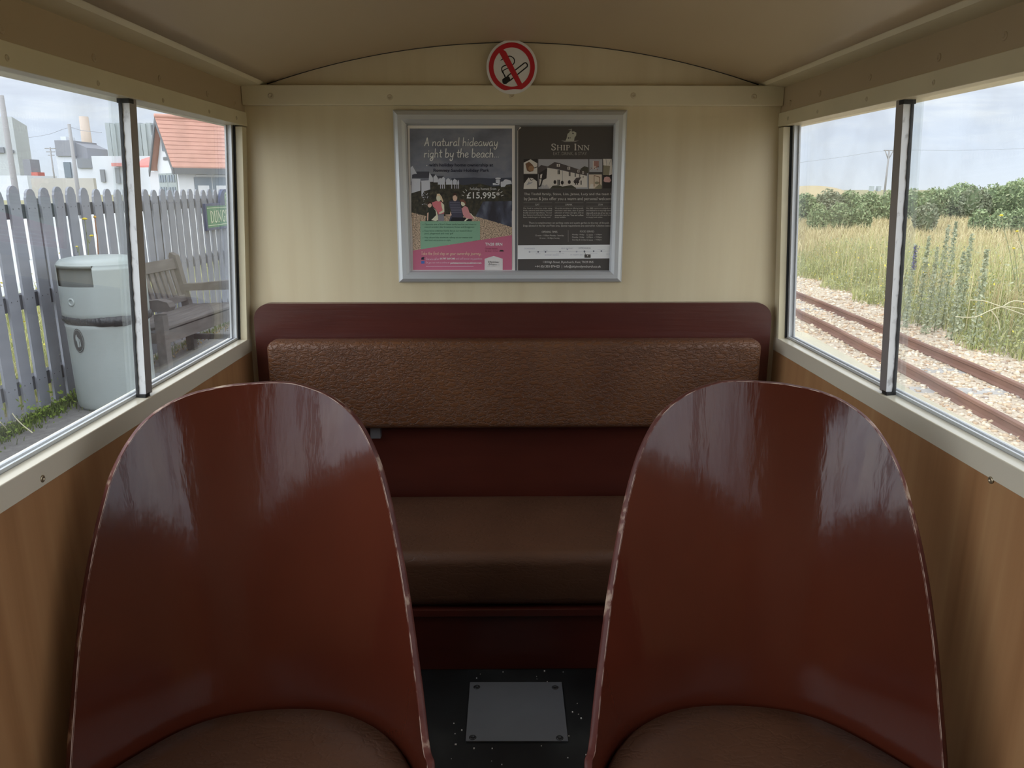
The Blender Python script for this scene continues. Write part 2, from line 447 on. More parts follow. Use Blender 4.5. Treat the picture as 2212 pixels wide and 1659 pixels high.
    leaning(1.606, 1.634, .0092, .0133, RUBBER).build('rubber_seal', w)
    jb = leaning(1.608, 1.6345, -.0045, .009, CREAM, .60, 1.032).build('jamb', w); bevel(jb, .0012)
    ys = [YB] + sorted(yms) + [1.615]
    for i in range(len(ys) - 1):
        o = .0115 if i % 2 == 0 else .027
        leaning(ys[i] + .004, ys[i + 1] + (.004 if i < 3 else 0), o, o + .003, GLASS, .6045, 1.0355).build('pane', w)
    # outer cream rail below the glass
    if s < 0:
        led = [(-.596, .597), (-.618, .5965), (-.618, .55), (-.596, .55)]
        MB().prism([(x, YB, z) for x, z in led], (0, YF - YB + .03, 0), CREAM).build('outer_rail', w)
    else:
        MB().add([(.596, .4, .599), (.600, .4, .597), (.663, 1.72, .596), (.596, 1.72, .599), (.596, .4, .55), (.600, .4, .55), (.663, 1.72, .55), (.596, 1.72, .55)],
                 [(0, 1, 2, 3), (1, 5, 6, 2), (4, 7, 6, 5), (0, 4, 5, 1), (3, 2, 6, 7)], CREAM).build('outer_rail', w)

# cross beam on the end wall
bm_ = bevel(MB().box((-.5385, 1.619, 1.0730), (.5385, YF, 1.1110), CREAM).build('trim_3'), .0015); structure(bm_)
for u, v in ((585, 207), (842, 210), (1105, 206), (1368, 206), (1629, 209)): screw('screw', at(u, v, 1.619), (0, -1, 0), .0055, PLUG, bm_)
# fine dark joint under the vault
pts = [(x, YF - .001, arc_z(x) - .0002) for x in [-.49 + .98 * i / 40 for i in range(41)]]
structure(MB().tube(pts, .0011, DSTEEL, 6).build('trim_4'))

for k_, s_ in ((5, -1), (6, 1)):
    structure(MB().tube([(s_ * .4905, YB, 1.1185), (s_ * .4905, YF - .002, 1.1185)], .0016, DSTEEL, 6).build('trim_%d' % k_))

# ------------------------------------------------------------------ end bench
bench = empty('bench_seat', (0, 1.45, 0), 'wide maroon bench with brown leatherette padding across the far end wall', 'bench')
# back board with rounded shoulders
pts = []
for cx, a0, a1 in ((.549 - .035, 0, 90), (-.549 + .035, 90, 180)):
    for k in range(9):
        a = math.radians(a0 + (a1 - a0) * k / 8); pts.append((cx + .035 * math.cos(a), .643 + .035 * math.sin(a)))
poly = [(-.549, .14), (.549, .14)] + pts
bb = MB().prism([(x, 1.614, z) for x, z in poly], (0, .020, 0), MAROON2).build('back_board', bench); bevel(bb, .002)
rounded_box('back_cushion', (-.512, 1.556, .4175), (.516, 1.615, .606), LEATH, .016, 5, bench)
rounded_box('seat_cushion', (-.545, 1.310, .139), (.545, 1.612, .2505), LEATH2, .024, 6, bench)
bevel(MB().box((-.545, 1.313, .120), (.545, 1.60, .1365), MAROON2).build('seat_board', bench), .002)
MB().box((-.545, 1.322, .001), (.545, 1.336, .121), MAROON2).build('front_panel', bench)
bevel(MB().box((-.312, 1.596, .385), (-.290, 1.614, .418), STEEL).build('bracket', bench), .001)

# ------------------------------------------------------------------ tub chairs
PLAN = [(-0.1060, 0.6900, 0.150), (-0.1086, 0.7058, 0.190), (-0.1114, 0.7216, 0.225), (-0.1148, 0.7372, 0.250), (-0.1188, 0.7526, 0.267), (-0.1238, 0.7678, 0.267), (-0.1297, 0.7826, 0.276), (-0.1363, 0.7971, 0.291), (-0.1438, 0.8111, 0.310), (-0.1523, 0.8246, 0.333), (-0.1618, 0.8373, 0.361), (-0.1723, 0.8492, 0.395), (-0.1838, 0.8601, 0.435), (-0.1963, 0.8697, 0.480), (-0.2097, 0.8781, 0.528), (-0.2238, 0.8853, 0.572), (-0.2385, 0.8911, 0.606), (-0.2536, 0.8955, 0.629), (-0.2691, 0.8983, 0.644), (-0.2849, 0.8998, 0.653), (-0.3008, 0.9002, 0.659), (-0.3168, 0.8999, 0.661), (-0.3328, 0.8990, 0.661), (-0.3486, 0.8972, 0.660), (-0.3644, 0.8945, 0.659), (-0.3798, 0.8908, 0.656), (-0.3950, 0.8859, 0.652), (-0.4095, 0.8798, 0.644), (-0.4232, 0.8721, 0.630), (-0.4358, 0.8628, 0.608), (-0.4475, 0.8522, 0.579), (-0.4583, 0.8405, 0.543), (-0.4685, 0.8282, 0.505), (-0.4782, 0.8155, 0.467), (-0.4876, 0.8025, 0.427), (-0.4968, 0.7894, 0.384), (-0.5057, 0.7761, 0.337), (-0.5143, 0.7626, 0.290), (-0.5222, 0.7488, 0.244), (-0.5294, 0.7345, 0.197), (-0.5360, 0.7200, 0.150)]
LEAN = math.tan(math.radians(13))     # the shell flares outwards above the cushion


def smooth_curve(P, n):
    """Catmull-Rom through points, n samples per span"""
    P = [Vector(p) for p in P]; out = []
    for i in range(len(P) - 1):
        p0, p1, p2, p3 = P[max(i - 1, 0)], P[i], P[i + 1], P[min(i + 2, len(P) - 1)]
        for k in range(n):
            t = k / n
            out.append(0.5 * ((2 * p1) + (p2 - p0) * t + (2 * p0 - 5 * p1 + 4 * p2 - p3) * t * t + (3 * p1 - p0 - 3 * p2 + p3) * t ** 3))
    out.append(P[-1]); return out


def make_chair(sx, xoff, label):
    """sx = 1: left chair; -1: its mirror image"""
    ox = (-.315 if sx > 0 else .281)
    root = empty('tub_chair', (ox, .62, 0), label, 'chair', 'painted tub chairs facing the camera')
    T = lambda p: (xoff + sx * p[0], p[1], p[2])
    C = smooth_curve(PLAN, 4); n = len(C); ctr = Vector((-.315, .70))
    th = .0095
    nrm = []
    for i in range(n):
        t = C[min(i + 1, n - 1)] - C[max(i - 1, 0)]; q = Vector((t.y, -t.x)).normalized()
        if q.dot(Vector((C[i].x, C[i].y)) - ctr) < 0: q = -q
        nrm.append(q)
    K = 26; vi = []; vo = []
    for i in range(n):
        for k in range(K + 1):
            z = .02 + (max(C[i].z, .03) - .02) * k / K
            lean = LEAN * max(0.0, z - .24)
            vi.append(T((C[i].x + nrm[i].x * lean, C[i].y + nrm[i].y * lean, z))); vo.append(T((C[i].x + nrm[i].x * (th + lean), C[i].y + nrm[i].y * (th + lean), z)))
    fi = []; fo = []; fe = []
    for i in range(n - 1):
        for k in range(K):
            a = i * (K + 1) + k; b = a + K + 1
            fi.append((a, b, b + 1, a + 1) if sx < 0 else (a, a + 1, b + 1, b))
            fo.append((a, a + 1, b + 1, b) if sx < 0 else (a, b, b + 1, a + 1))
    mb = MB(); mb.add(vi, fi, MAROON, True); mb.add(vo, fo, MAROON, True)
    mb.build('shell', root)
    # worn rim of the ply: slightly rounded strip closing the edge, with a bare line along its inner corner
    rim = MB(); vs = []
    top = [i * (K + 1) + K for i in range(n)]
    for i in range(n):
        a = Vector(vi[top[i]]); b = Vector(vo[top[i]])
        d = (b - a)
        t3 = Vector(vi[top[min(i + 1, n - 1)]]) - Vector(vi[top[max(i - 1, 0)]])
        up = t3.cross(d).normalized()
        if up.z < 0 and abs(up.z) > .2: up = -up
        if abs(up.z) <= .2 and up.y > 0: up = -up
        j = rnd.uniform(-.0005, .0005)
        vs += [a + d * -.02 - up * .001, a + d * (.07 + j * 40) + up * .0007, a + d * .5 + up * .0013, a + d * .93 + up * .0007, b + d * .02 - up * .001]
    F1 = []; F2 = []
    for i in range(n - 1):
        for k in range(4):
            q = (5 * i + k, 5 * i + 5 + k, 5 * i + 6 + k, 5 * i + 1 + k)
            (F1 if k == 0 else F2).append(q)
    rim.add(vs, F1, CHIP, True); rim.add(vs, F2, WORN, True)
    rim.build('worn_edge', root)
    # seat cushion: plan follows the shell, domed top with a soft edge
    inner = [(p.x - nrm[i].x * .003, p.y - nrm[i].y * .003) for i, p in enumerate(C) if p.z > .2]
    ring = inner[::4] + [(-.512, .62), (-.495, .45), (-.45, .425), (-.19, .425), (-.14, .45), (-.118, .62)]
    ctrp = Vector((-.315, .67)); vs = []; lv = []
    levels = [(1.0, .175), (1.0, .224), (.992, .234), (.965, .241), (.8, .2455), (.5, .2475), (.2, .248)]
    for sc_, z in levels:
        for x, y in ring:
            q = ctrp + (Vector((x, y)) - ctrp) * sc_; vs.append(T((q.x, q.y, z)))
    m_ = len(ring); fs = []
    for l in range(len(levels) - 1):
        for i in range(m_):
            a = l * m_ + i; b = l * m_ + (i + 1) % m_
            fs.append((a, b, b + m_, a + m_) if sx < 0 else (a, a + m_, b + m_, b))
    fs.append(tuple((len(levels) - 1) * m_ + i for i in range(m_)) if sx < 0 else tuple((len(levels) - 1) * m_ + i for i in range(m_))[::-1])
    cu = MB(); cu.add(vs, fs, LEATH2, True); cu.build('seat_cushion', root)
    ba = MB(); P = [(-.505, .79), (-.135, .79), (-.15, .47), (-.48, .47)]
    ba.prism([T((x, y, .001)) for x, y in P], (0, 0, .172), MAROON2); ba.build('base', root)
    return root


make_chair(1, 0.0, 'maroon painted tub chair on the left, by the platform-side window')
make_chair(-1, -.034, 'maroon painted tub chair on the right, by the trackside window')

# ------------------------------------------------------------------ floor plate
plate = empty('floor_plate', (0, 1.196, 0), 'square grey steel plate screwed to the black floor between the chairs', 'floor plate')
bevel(MB().prism([(-.0885, 1.117, .0005), (.0855, 1.115, .0005), (.0865, 1.276, .0005), (-.0875, 1.278, .0005)], (0, 0, .003), STEEL).build('plate', plate), .0006)
for u, v in ((1030, 1484), (1199, 1485), (1021, 1593), (1209, 1594)):
    p = atz(u, v, .0036); MB().lathe([(.0005, .0006), (.002, .0006), (.0022, .0012), (.005, .0012), (.0064, .0002), (.0064, -.0005)], p, DSTEEL, 16, True).build('screw', plate)
# crumbs of white grit scattered on the floor
gr = MB()
for k in range(46):
    p = Vector((rnd.uniform(-.12, .12), rnd.uniform(.98, 1.315), .0008)); r = rnd.uniform(.0005, .0012)
    gr.box(p - Vector((r, r, .0006)), p + Vector((r * rnd.uniform(.8, 2), r, r)), WHITE)
tag(gr.build('floor_grit'), 'white specks of grit scattered over the black floor', 'grit', kind='stuff')

# ================================================================== PRINT: strokes and lettering
HAND = {  # a loose hand-lettered alphabet: advance, strokes
 'a': (.50, [[(.40, .44), (.24, .52), (.07, .36), (.06, .12), (.18, .0), (.32, .1), (.39, .3), (.41, .48)], [(.41, .48), (.40, .15), (.46, .0)]]),
 'b': (.50, [[(.08, 1.0), (.07, .5), (.07, .02)], [(.07, .3), (.2, .5), (.36, .46), (.42, .25), (.32, .04), (.16, .0), (.07, .1)]]),
 'c': (.44, [[(.38, .42), (.25, .51), (.09, .38), (.05, .2), (.13, .03), (.26, .0), (.39, .1)]]),
 'd': (.50, [[(.40, .42), (.24, .51), (.07, .36), (.06, .12), (.18, .0), (.32, .1), (.40, .3)], [(.43, 1.0), (.41, .5), (.42, .0)]]),
 'e': (.46, [[(.07, .24), (.2, .25), (.36, .33), (.35, .46), (.22, .52), (.09, .4), (.05, .2), (.14, .03), (.27, .0), (.41, .1)]]),
 'f': (.34, [[(.38, .92), (.27, 1.0), (.18, .88), (.16, .5), (.14, .0), (.08, -.2)], [(.02, .5), (.32, .53)]]),
 'g': (.50, [[(.40, .42), (.24, .51), (.07, .36), (.06, .14), (.18, .03), (.32, .12), (.40, .34)], [(.42, .5), (.40, .1), (.37, -.25), (.22, -.4), (.08, -.28), (.14, -.14), (.36, .0)]]),
 'h': (.50, [[(.09, 1.0), (.07, .5), (.07, .0)], [(.07, .28), (.22, .5), (.36, .45), (.39, .25), (.40, .0)]]),
 'i': (.22, [[(.10, .5), (.09, .2), (.11, .0)], [(.115, .72), (.125, .76)]]),
 'j': (.24, [[(.14, .5), (.13, .0), (.08, -.3), (-.05, -.34)], [(.15, .72), (.16, .76)]]),
 'k': (.46, [[(.08, 1.0), (.07, .0)], [(.36, .5), (.09, .22), (.4, .0)]]),
 'l': (.20, [[(.09, 1.0), (.08, .4), (.11, .0)]]),
 'm': (.70, [[(.06, .5), (.06, .0)], [(.06, .3), (.2, .5), (.31, .42), (.32, .0)], [(.32, .3), (.46, .5), (.58, .42), (.60, .0)]]),
 'n': (.50, [[(.07, .5), (.06, .0)], [(.06, .28), (.22, .5), (.36, .45), (.38, .22), (.41, .0)]]),
 'o': (.48, [[(.23, .5), (.08, .4), (.05, .2), (.15, .02), (.3, .03), (.41, .22), (.37, .42), (.23, .5)]]),
 'p': (.48, [[(.08, .5), (.07, .0), (.06, -.4)], [(.07, .3), (.2, .5), (.36, .46), (.41, .25), (.31, .04), (.16, .0), (.07, .1)]]),
 'q': (.48, [[(.40, .42), (.24, .51), (.07, .36), (.06, .12), (.18, .0), (.32, .1), (.40, .3)], [(.42, .5), (.40, -.4)]]),
 'r': (.38, [[(.08, .5), (.07, .0)], [(.07, .26), (.18, .46), (.35, .47)]]),
 's': (.40, [[(.34, .44), (.2, .52), (.08, .42), (.14, .29), (.29, .2), (.31, .07), (.18, .0), (.04, .07)]]),
 't': (.36, [[(.17, .86), (.15, .3), (.18, .04), (.32, .04)], [(.02, .55), (.34, .58)]]),
 'u': (.50, [[(.07, .5), (.06, .2), (.14, .02), (.28, .06), (.39, .25)], [(.41, .5), (.40, .12), (.46, .0)]]),
 'v': (.44, [[(.04, .5), (.19, .0), (.39, .5)]]),
 'w': (.66, [[(.05, .5), (.12, .1), (.2, .02), (.31, .3), (.33, .42)], [(.32, .3), (.4, .04), (.5, .05), (.6, .5)]]),
 'y': (.48, [[(.06, .5), (.08, .2), (.18, .05), (.31, .14), (.40, .34)], [(.42, .5), (.38, .0), (.32, -.28), (.18, -.4), (.07, -.3), (.12, -.18)]]),
 'A': (.58, [[(.04, .0), (.2, .55), (.29, 1.0), (.38, .55), (.52, .0)], [(.12, .33), (.46, .36)]]),
 'O': (.7, [[(.33, 1.0), (.1, .8), (.05, .4), (.2, .03), (.42, .03), (.6, .35), (.55, .8), (.33, 1.0)]]),
 'G': (.66, [[(.55, .85), (.35, 1.0), (.1, .75), (.06, .35), (.22, .02), (.45, .06), (.56, .4), (.34, .4)]]),
 'T': (.50, [[(.25, .98), (.23, .5), (.22, .0)], [(.02, .95), (.5, 1.0)]]),
 "'": (.14, [[(.08, 1.0), (.06, .84)]]), '.': (.18, [[(.07, .02), (.09, .04)]]), '!': (.2, [[(.1, 1.0), (.09, .3)], [(.09, .02), (.1, .05)]]), ' ': (.26, []),
}
# slab-serif capitals on a unit box: strokes carry their own weight, serif bars are added as short strokes
SERIF = {
 'S': (.62, [([(.50, .78), (.46, .92), (.32, .99), (.16, .93), (.11, .77), (.2, .6), (.38, .47), (.49, .32), (.46, .12), (.30, .01), (.14, .07), (.09, .24)], .11)], []),
 'H': (.86, [([(.17, 0), (.17, 1)], .13), ([(.69, 0), (.69, 1)], .13), ([(.17, .52), (.69, .52)], .06)], [(.05, .29, 0), (.05, .29, 1), (.57, .81, 0), (.57, .81, 1)]),
 'I': (.40, [([(.20, 0), (.20, 1)], .14)], [(.07, .33, 0), (.07, .33, 1)]),
 'P': (.66, [([(.17, 0), (.17, 1)], .13), ([(.17, .97), (.40, .97), (.53, .86), (.55, .73), (.50, .58), (.38, .49), (.17, .49)], .075)], [(.05, .30, 0), (.05, .2, 1)]),
 'N': (.86, [([(.17, 0), (.17, 1)], .07), ([(.15, .98), (.70, .03)], .13), ([(.71, 0), (.71, 1)], .07)], [(.04, .30, 0), (.02, .2, 1), (.58, .84, 1)]),
 'D': (.74, [([(.16, 0), (.16, 1)], .14), ([(.16, .96), (.38, .95), (.56, .80), (.61, .5), (.56, .2), (.38, .05), (.16, .04)], .10)], [(.04, .2, 0), (.04, .2, 1)]),
 'U': (.78, [([(.17, 1), (.17, .3), (.24, .1), (.40, .03), (.55, .1), (.62, .3), (.62, 1)], .11)], [(.05, .29, 1), (.50, .74, 1)]),
 'G': (.76, [([(.60, .74), (.54, .92), (.38, .98), (.2, .86), (.12, .5), (.2, .14), (.38, .02), (.56, .09), (.62, .26), (.62, .44)], .11)], [(.47, .74, .44), (.52, .66, .76)]),
 'E': (.64, [([(.17, 0), (.17, 1)], .14), ([(.17, .96), (.54, .96), (.54, .78)], .07), ([(.17, .51), (.42, .51)], .07), ([(.17, .04), (.55, .04), (.55, .24)], .07)], [(.05, .2, 0), (.05, .2, 1), ]),
}


def ribbon(pts, w, close_ends=True):
    """flat stroke with round-ish ends: (verts 2D, faces)"""
    P = [Vector((p[0], p[1])) for p in pts]; n = len(P); V = []; F = []
    for i, p in enumerate(P):
        t = P[min(i + 1, n - 1)] - P[max(i - 1, 0)]
        t = t.normalized() if t.length > 1e-9 else Vector((1, 0))
        q = Vector((-t.y, t.x)) * w / 2
        if i == 0: V += [p - t * w * .38 - q * .45, p - t * w * .38 + q * .45]
        V += [p - q, p + q]
        if i == n - 1: V += [p + t * w * .38 - q * .45, p + t * w * .38 + q * .45]
    for i in range(len(V) // 2 - 1): F.append((2 * i, 2 * i + 2, 2 * i + 3, 2 * i + 1))
    return V, F


def hand_text(txt, w=.085, lean=.06):
    V = []; F = []; x = 0
    for c in txt:
        adv, st = HAND.get(c, HAND[' '])
        for s_ in st:
            p = smooth_curve([(a + x + b * lean, b, 0) for a, b in s_], 4) if len(s_) > 2 else [Vector((a + x + b * lean, b, 0)) for a, b in s_]
            v, f = ribbon(p, w); o = len(V); V += v; F += [tuple(i + o for i in q) for q in f]
        x += adv + .03
    return V, F


def serif_text(items, track=.02):
    """items: (char, scale)"""
    V = []; F = []; x = 0
    for c, k in items:
        if c == ' ': x += .4 * k; continue
        adv, st, sf = SERIF[c]
        for p, w in st:
            q = [(a * k + x, b * k, 0) for a, b in p]
            if len(q) > 4: q = smooth_curve(q, 4)
            v, f = ribbon(q, w * k); o = len(V); V += v; F += [tuple(i + o for i in g) for g in f]
        for a, b, y in sf:
            y = min(max(y, .03), .97); v, f = ribbon([(a * k + x, y * k), (b * k + x, y * k)], .055 * k); o = len(V); V += v; F += [tuple(i + o for i in g) for g in f]
        x += (adv + track) * k
    return V, F


_tc = {}


def plain_text(txt, bold=0.0, shear=0.0):
    key = (txt, bold, shear)
    if key in _tc: return _tc[key]
    cu = bpy.data.curves.new('lettering', 'FONT'); cu.body = txt; cu.size = 1; cu.resolution_u = 2; cu.offset = bold; cu.shear = shear; cu.fill_mode = 'FRONT'
    ob = bpy.data.objects.new('lettering', cu); COL.objects.link(ob)
    dg = bpy.context.evaluated_depsgraph_get()
    me = bpy.data.meshes.new_from_object(ob.evaluated_get(dg))
    V = [Vector((v.co.x, v.co.y)) for v in me.vertices]; F = [tuple(p.vertices) for p in me.polygons]
    COL.objects.unlink(ob); bpy.data.objects.remove(ob); bpy.data.curves.remove(cu); bpy.data.meshes.remove(me)
    _tc[key] = (V, F); return V, F


def fit(VF, u0, u1, vt, vb, keep=False, slope=0.0):
    """text mesh -> photo-pixel box (v grows downwards)"""
    V, F = VF
    x0 = min(v[0] for v in V); x1 = max(v[0] for v in V); y0 = min(v[1] for v in V); y1 = max(v[1] for v in V)
    kx = (u1 - u0) / (x1 - x0); ky = (vb - vt) / (y1 - y0)
    out = []
    for v in V:
        u = u0 + (v[0] - x0) * kx; out.append((u, vb - (v[1] - y0) * ky + (u - u0) * slope))
    return out, F


class Sheet:
    """flat print on a plane y = Y, drawn in photo-pixel coordinates that are turned into metres on that plane"""
    def __init__(s, Y): s.Y = Y; s.mb = MB(); s.k = 0

    def poly(s, pts, m, lift):
        P = [at(u, v, s.Y - lift) for u, v in pts]
        bm = bmesh.new(); vs = [bm.verts.new(p) for p in P]; f = bm.faces.new(vs)
        f.normal_update()
        if f.normal.y > 0: f.normal_flip()
        bmesh.ops.triangulate(bm, faces=[f]); s.mb.bm(bm, m); return s

    def rect(s, u0, v0, u1, v1, m, lift): return s.poly([(u0, v0), (u1, v0), (u1, v1), (u0, v1)], m, lift)

    def vf(s, VF, m, lift):
        V, F = VF; P = [at(u, v, s.Y - lift) for u, v in V]
        s.mb.add(P, F, m); return s

    def line(s, pts, w, m, lift): 
        V, F = ribbon([(u, -v) for u, v in pts], w); return s.vf(([(a, -b) for a, b in V], F), m, lift)

    def disc(s, u, v, r, m, lift, ry=None, seg=20):
        ry = ry or r
        return s.poly([(u + r * math.cos(2 * math.pi * k / seg), v - ry * math.sin(2 * math.pi * k / seg)) for k in range(seg)], m, lift)

    def build(s, name, parent=None): return s.mb.build(name, parent)


def SP(r, g, b):
    c = S(r, g, b); y = .3 * c[0] + .55 * c[1] + .15 * c[2]
    return tuple(min(.86, (q * .8 + y * .2) * 1.6) for q in c)
def flat(name, rgb, rough=0.55): return mat(name, SP(*rgb), rough, spec=0.35)


# ------------------------------------------------------------------ aluminium poster frame on the end wall
YW = YF - .0005
fo = [at(850, 238, YF), at(1355, 238, YF), at(1341, 608, YF), at(862, 608, YF)]
X0, X1 = -.2422, .2282; Z0, Z1 = .7205, 1.0655
IX0, IX1, IZ0, IZ1 = X0 + .0265, X1 - .0265, Z0 + .0245, Z1 - .0285
frame = empty('poster_frame', ((X0 + X1) / 2, YF, (Z0 + Z1) / 2), 'silver snap frame holding two notices on the cream end wall', 'frame')
prof = [(0, 0), (0, .006), (.12, .0105), (.35, .0135), (.65, .0135), (.88, .0105), (1, .006), (1, .003)]


def rail(a_out, b_out, a_in, b_in):
    vs = []
    for t, d in prof:
        for o, i in ((a_out, a_in), (b_out, b_in)): vs.append((o[0] + (i[0] - o[0]) * t, YF - d, o[1] + (i[1] - o[1]) * t))
    n = len(prof); fs = [(2 * k, 2 * k + 1, 2 * k + 3, 2 * k + 2) for k in range(n - 1)]
    mb = MB(); mb.add(vs, fs, ALU, False); return mb


cs_o = [(X0, Z1), (X1, Z1), (X1, Z0), (X0, Z0)]; cs_i = [(IX0, IZ1), (IX1, IZ1), (IX1, IZ0), (IX0, IZ0)]
for k in range(4):
    e = .0003
    o = rail(cs_o[k], cs_o[(k + 1) % 4], cs_i[k], cs_i[(k + 1) % 4]).build('frame_rail', frame)
    for p in o.data.polygons: p.use_smooth = False
MB().box((X0 + .004, YF - .003, Z0 + .004), (X1 - .004, YF - .0005, Z1 - .004), STEEL).build('backing_board', frame)

# --- left notice
PW = flat('paper_white', (188, 182, 178)); SKYG = mat('print_stormy_sky', SP(84, 87, 98), .5, noise=((16, 16, 26), [(0.35, sc3(SP(74, 76, 88), 1.3)), (0.55, sc3(SP(88, 91, 104), 1.35)), (0.7, sc3(SP(100, 100, 106), 1.4))], 4))
NAVY = flat('print_navy', (24, 27, 50)); HEADT = flat('print_warm_white', (205, 198, 190)); DBUSH = mat('print_dark_bush', SP(48, 46, 34), .5, noise=((130, 130, 130), [(0.35, SP(34, 32, 26)), (0.6, SP(58, 54, 38)), (0.75, SP(86, 80, 58))], 4))
WATER = mat('print_lake', SP(54, 56, 70), .45, noise=((60, 60, 24), [(0.35, SP(42, 40, 50)), (0.55, SP(60, 64, 82)), (0.75, SP(100, 106, 122))], 3))
SHING = mat('print_shingle', SP(160, 132, 104), .5, noise=((420, 420, 520), [(0.35, SP(92, 74, 60)), (0.5, SP(158, 132, 106)), (0.65, SP(190, 164, 134))], 3))
HILL = flat('print_far_hill', (58, 62, 76)); HOUSE = flat('print_chalet', (176, 178, 188)); ROOFP = flat('print_slate', (62, 62, 72)); GREENP = flat('print_green', (108, 152, 122))
GTXT = flat('print_green_text', (46, 84, 66)); PINK = flat('print_pink', (172, 78, 108)); PEACH = flat('print_peach', (232, 164, 138)); PINKT = flat('print_pale_pink', (226, 176, 190)); MAUVE = flat('print_dark_pink', (128, 46, 74))
SKIN = flat('print_skin', (212, 160, 136)); SKIN2 = flat('print_skin_light', (228, 188, 160)); TOPP = flat('print_pink_top', (196, 96, 104)); STRIPE = flat('print_navy_shirt', (62, 60, 78)); STRIPE2 = flat('print_shirt_stripe', (112, 112, 128))
GTOP = flat('print_green_top', (40, 46, 38)); CHECK = flat('print_check_shirt', (190, 120, 124)); HAIR1 = flat('print_fair_hair', (196, 170, 132)); HAIR2 = flat('print_brown_hair', (64, 40, 32)); BLUEP = flat('print_blue', (52, 92, 164)); DUSK = flat('print_trousers', (30, 28, 36))
A = lambda x, y: (860 + x * .11754, 260 + y * .11754)
B = lambda x, y: (860 + x * .11754, 420 + y * .11754)
YP = YF - .0034
sh = Sheet(YP); sh.poly([(880, 271), (1112, 271), (1112.5, 586), (887, 586)], PW, 0)
p1 = tag(sh.build('holiday_poster'), 'left notice in the silver frame, a family on a shingle bank over a pink footer', 'poster')
sh = Sheet(YP)
sh.poly([(885, 277.5), (1106, 277.5), (1106, 400), (887, 400)], SKYG, .0002)
sh.poly([A(980, 1065), A(1400, 1050), A(1700, 1068), A(2090, 1050), A(2090, 1250), A(980, 1250)], HILL, .0003)
sh.poly([A(235, 1130), A(1000, 1130), A(1180, 1190), A(1500, 1160), A(1750, 1220), A(2095, 1180), B(2095, 300), B(1400, 420), B(245, 420), A(240, 1340)], DBUSH, .0004)
sh.poly([B(1560, 130), B(2090, 120), B(2090, 605), B(1800, 510), B(1420, 405), B(1500, 250)], WATER, .0005)
sh.poly([B(248, 330), B(520, 400), B(950, 400), B(1420, 405), B(1800, 510), B(2092, 605), B(2092, 790), B(270, 1060)], SHING, .0006)
# chalets
sh.poly([A(228, 870), A(262, 835), A(345, 980), A(300, 985), A(255, 1000), A(255, 1110), A(240, 1110)], HOUSE, .0006)
sh.poly([A(345, 940), A(570, 940), A(590, 1060), A(255, 1060), A(265, 990)], ROOFP, .0005)
sh.poly([A(245, 1075), A(410, 1075), A(410, 1290), A(245, 1340)], HOUSE, .0006); sh.poly([A(425, 1110), A(585, 1100), A(590, 1270), A(480, 1300), A(430, 1400)], HOUSE, .0006)
sh.poly([A(575, 960), A(640, 1060), A(640, 1130), A(560, 1130)], HOUSE, .0006); sh.poly([A(590, 985), A(670, 985), A(700, 1060), A(640, 1050)], ROOFP, .0006)
sh.poly([A(650, 1040), A(690, 1000), A(730, 1060), A(730, 1140), A(650, 1140)], HOUSE, .0007); sh.poly([A(690, 1020), A(840, 1020), A(830, 1060), A(730, 1060)], ROOFP, .0006)
for x, w, t in ((730, 90, 1060), (800, 60, 1035), (880, 80, 1060), (960, 40, 1090), (1010, 60, 1070), (1090, 30, 1100)): sh.poly([A(x, t + 30), A(x + w / 2, t), A(x + w, t + 30), A(x + w, 1180), A(x, 1180)], HOUSE, .0007)
for x in (780, 815, 850, 985, 1040, 1080, 1110): sh.line([A(x, 1100), A(x, 1250)], 1.5, HOUSE, .0008)
sh.disc(*A(1835, 1068), 6, HOUSE, .0007, 2); sh.rect(*A(1795, 1090), *A(1870, 1170), HOUSE, .0007); sh.rect(*A(1740, 1150), *A(1860, 1190), HOUSE, .0007)
sh.poly([A(1885, 1190), A(1885, 1130), A(1930, 1120), A(1960, 1085), A(2000, 1085), A(2075, 1110), A(2090, 1165), A(1990, 1180), A(1960, 1220), A(1890, 1225)], HOUSE, .0007)
# shrub with pale flowers and reeds mirrored in the lake
for k in range(26): sh.disc(*B(430 + rnd.uniform(0, 120), -40 + rnd.uniform(0, 240)), rnd.uniform(.5, 1.1), HOUSE, .0007, None, 6)
# the four people
sh.poly([B(500, 490), B(530, 330), B(560, 240), B(620, 230), B(700, 300), B(715, 400), B(735, 490)], GTOP, .0009)
sh.poly([B(610, 470), B(660, 420), B(700, 380), B(690, 300), B(650, 250), B(700, 290), B(730, 380), B(735, 470), B(690, 488)], SKIN2, .0011)
sh.poly([B(530, 480), B(535, 340), B(560, 330), B(552, 480)], SKIN, .0011)
sh.disc(*B(580, 190), 4.6, SKIN, .0011, 6); sh.poly([B(535, 200), B(550, 140), B(590, 125), B(620, 150), B(615, 185), B(590, 160), B(555, 180)], HAIR2, .0012)
sh.poly([B(620, 150), B(700, 120), B(790, 130), B(845, 190), B(850, 300), B(840, 360), B(740, 370), B(700, 280), B(640, 220)], TOPP, .0008)
sh.poly([B(735, 370), B(840, 350), B(845, 490), B(740, 490)], flat('print_grey_jeans', (120, 116, 124)), .0008)
sh.poly([B(790, 140), B(845, 190), B(850, 320), B(770, 360), B(745, 340), B(820, 290), B(800, 220)], SKIN2, .0010)
sh.disc(*B(745, 70), 5, SKIN2, .0010, 7); sh.poly([B(700, 60), B(715, -10), B(760, -15), B(800, 40), B(830, 120), B(825, 150), B(785, 100), B(765, 30), B(725, 20)], HAIR1, .0011)
sh.poly([B(935, 130), B(980, 110), B(1110, 110), B(1145, 140), B(1165, 250), B(1190, 380), B(1200, 490), B(935, 490), B(985, 330), B(945, 230)], STRIPE, .0008)
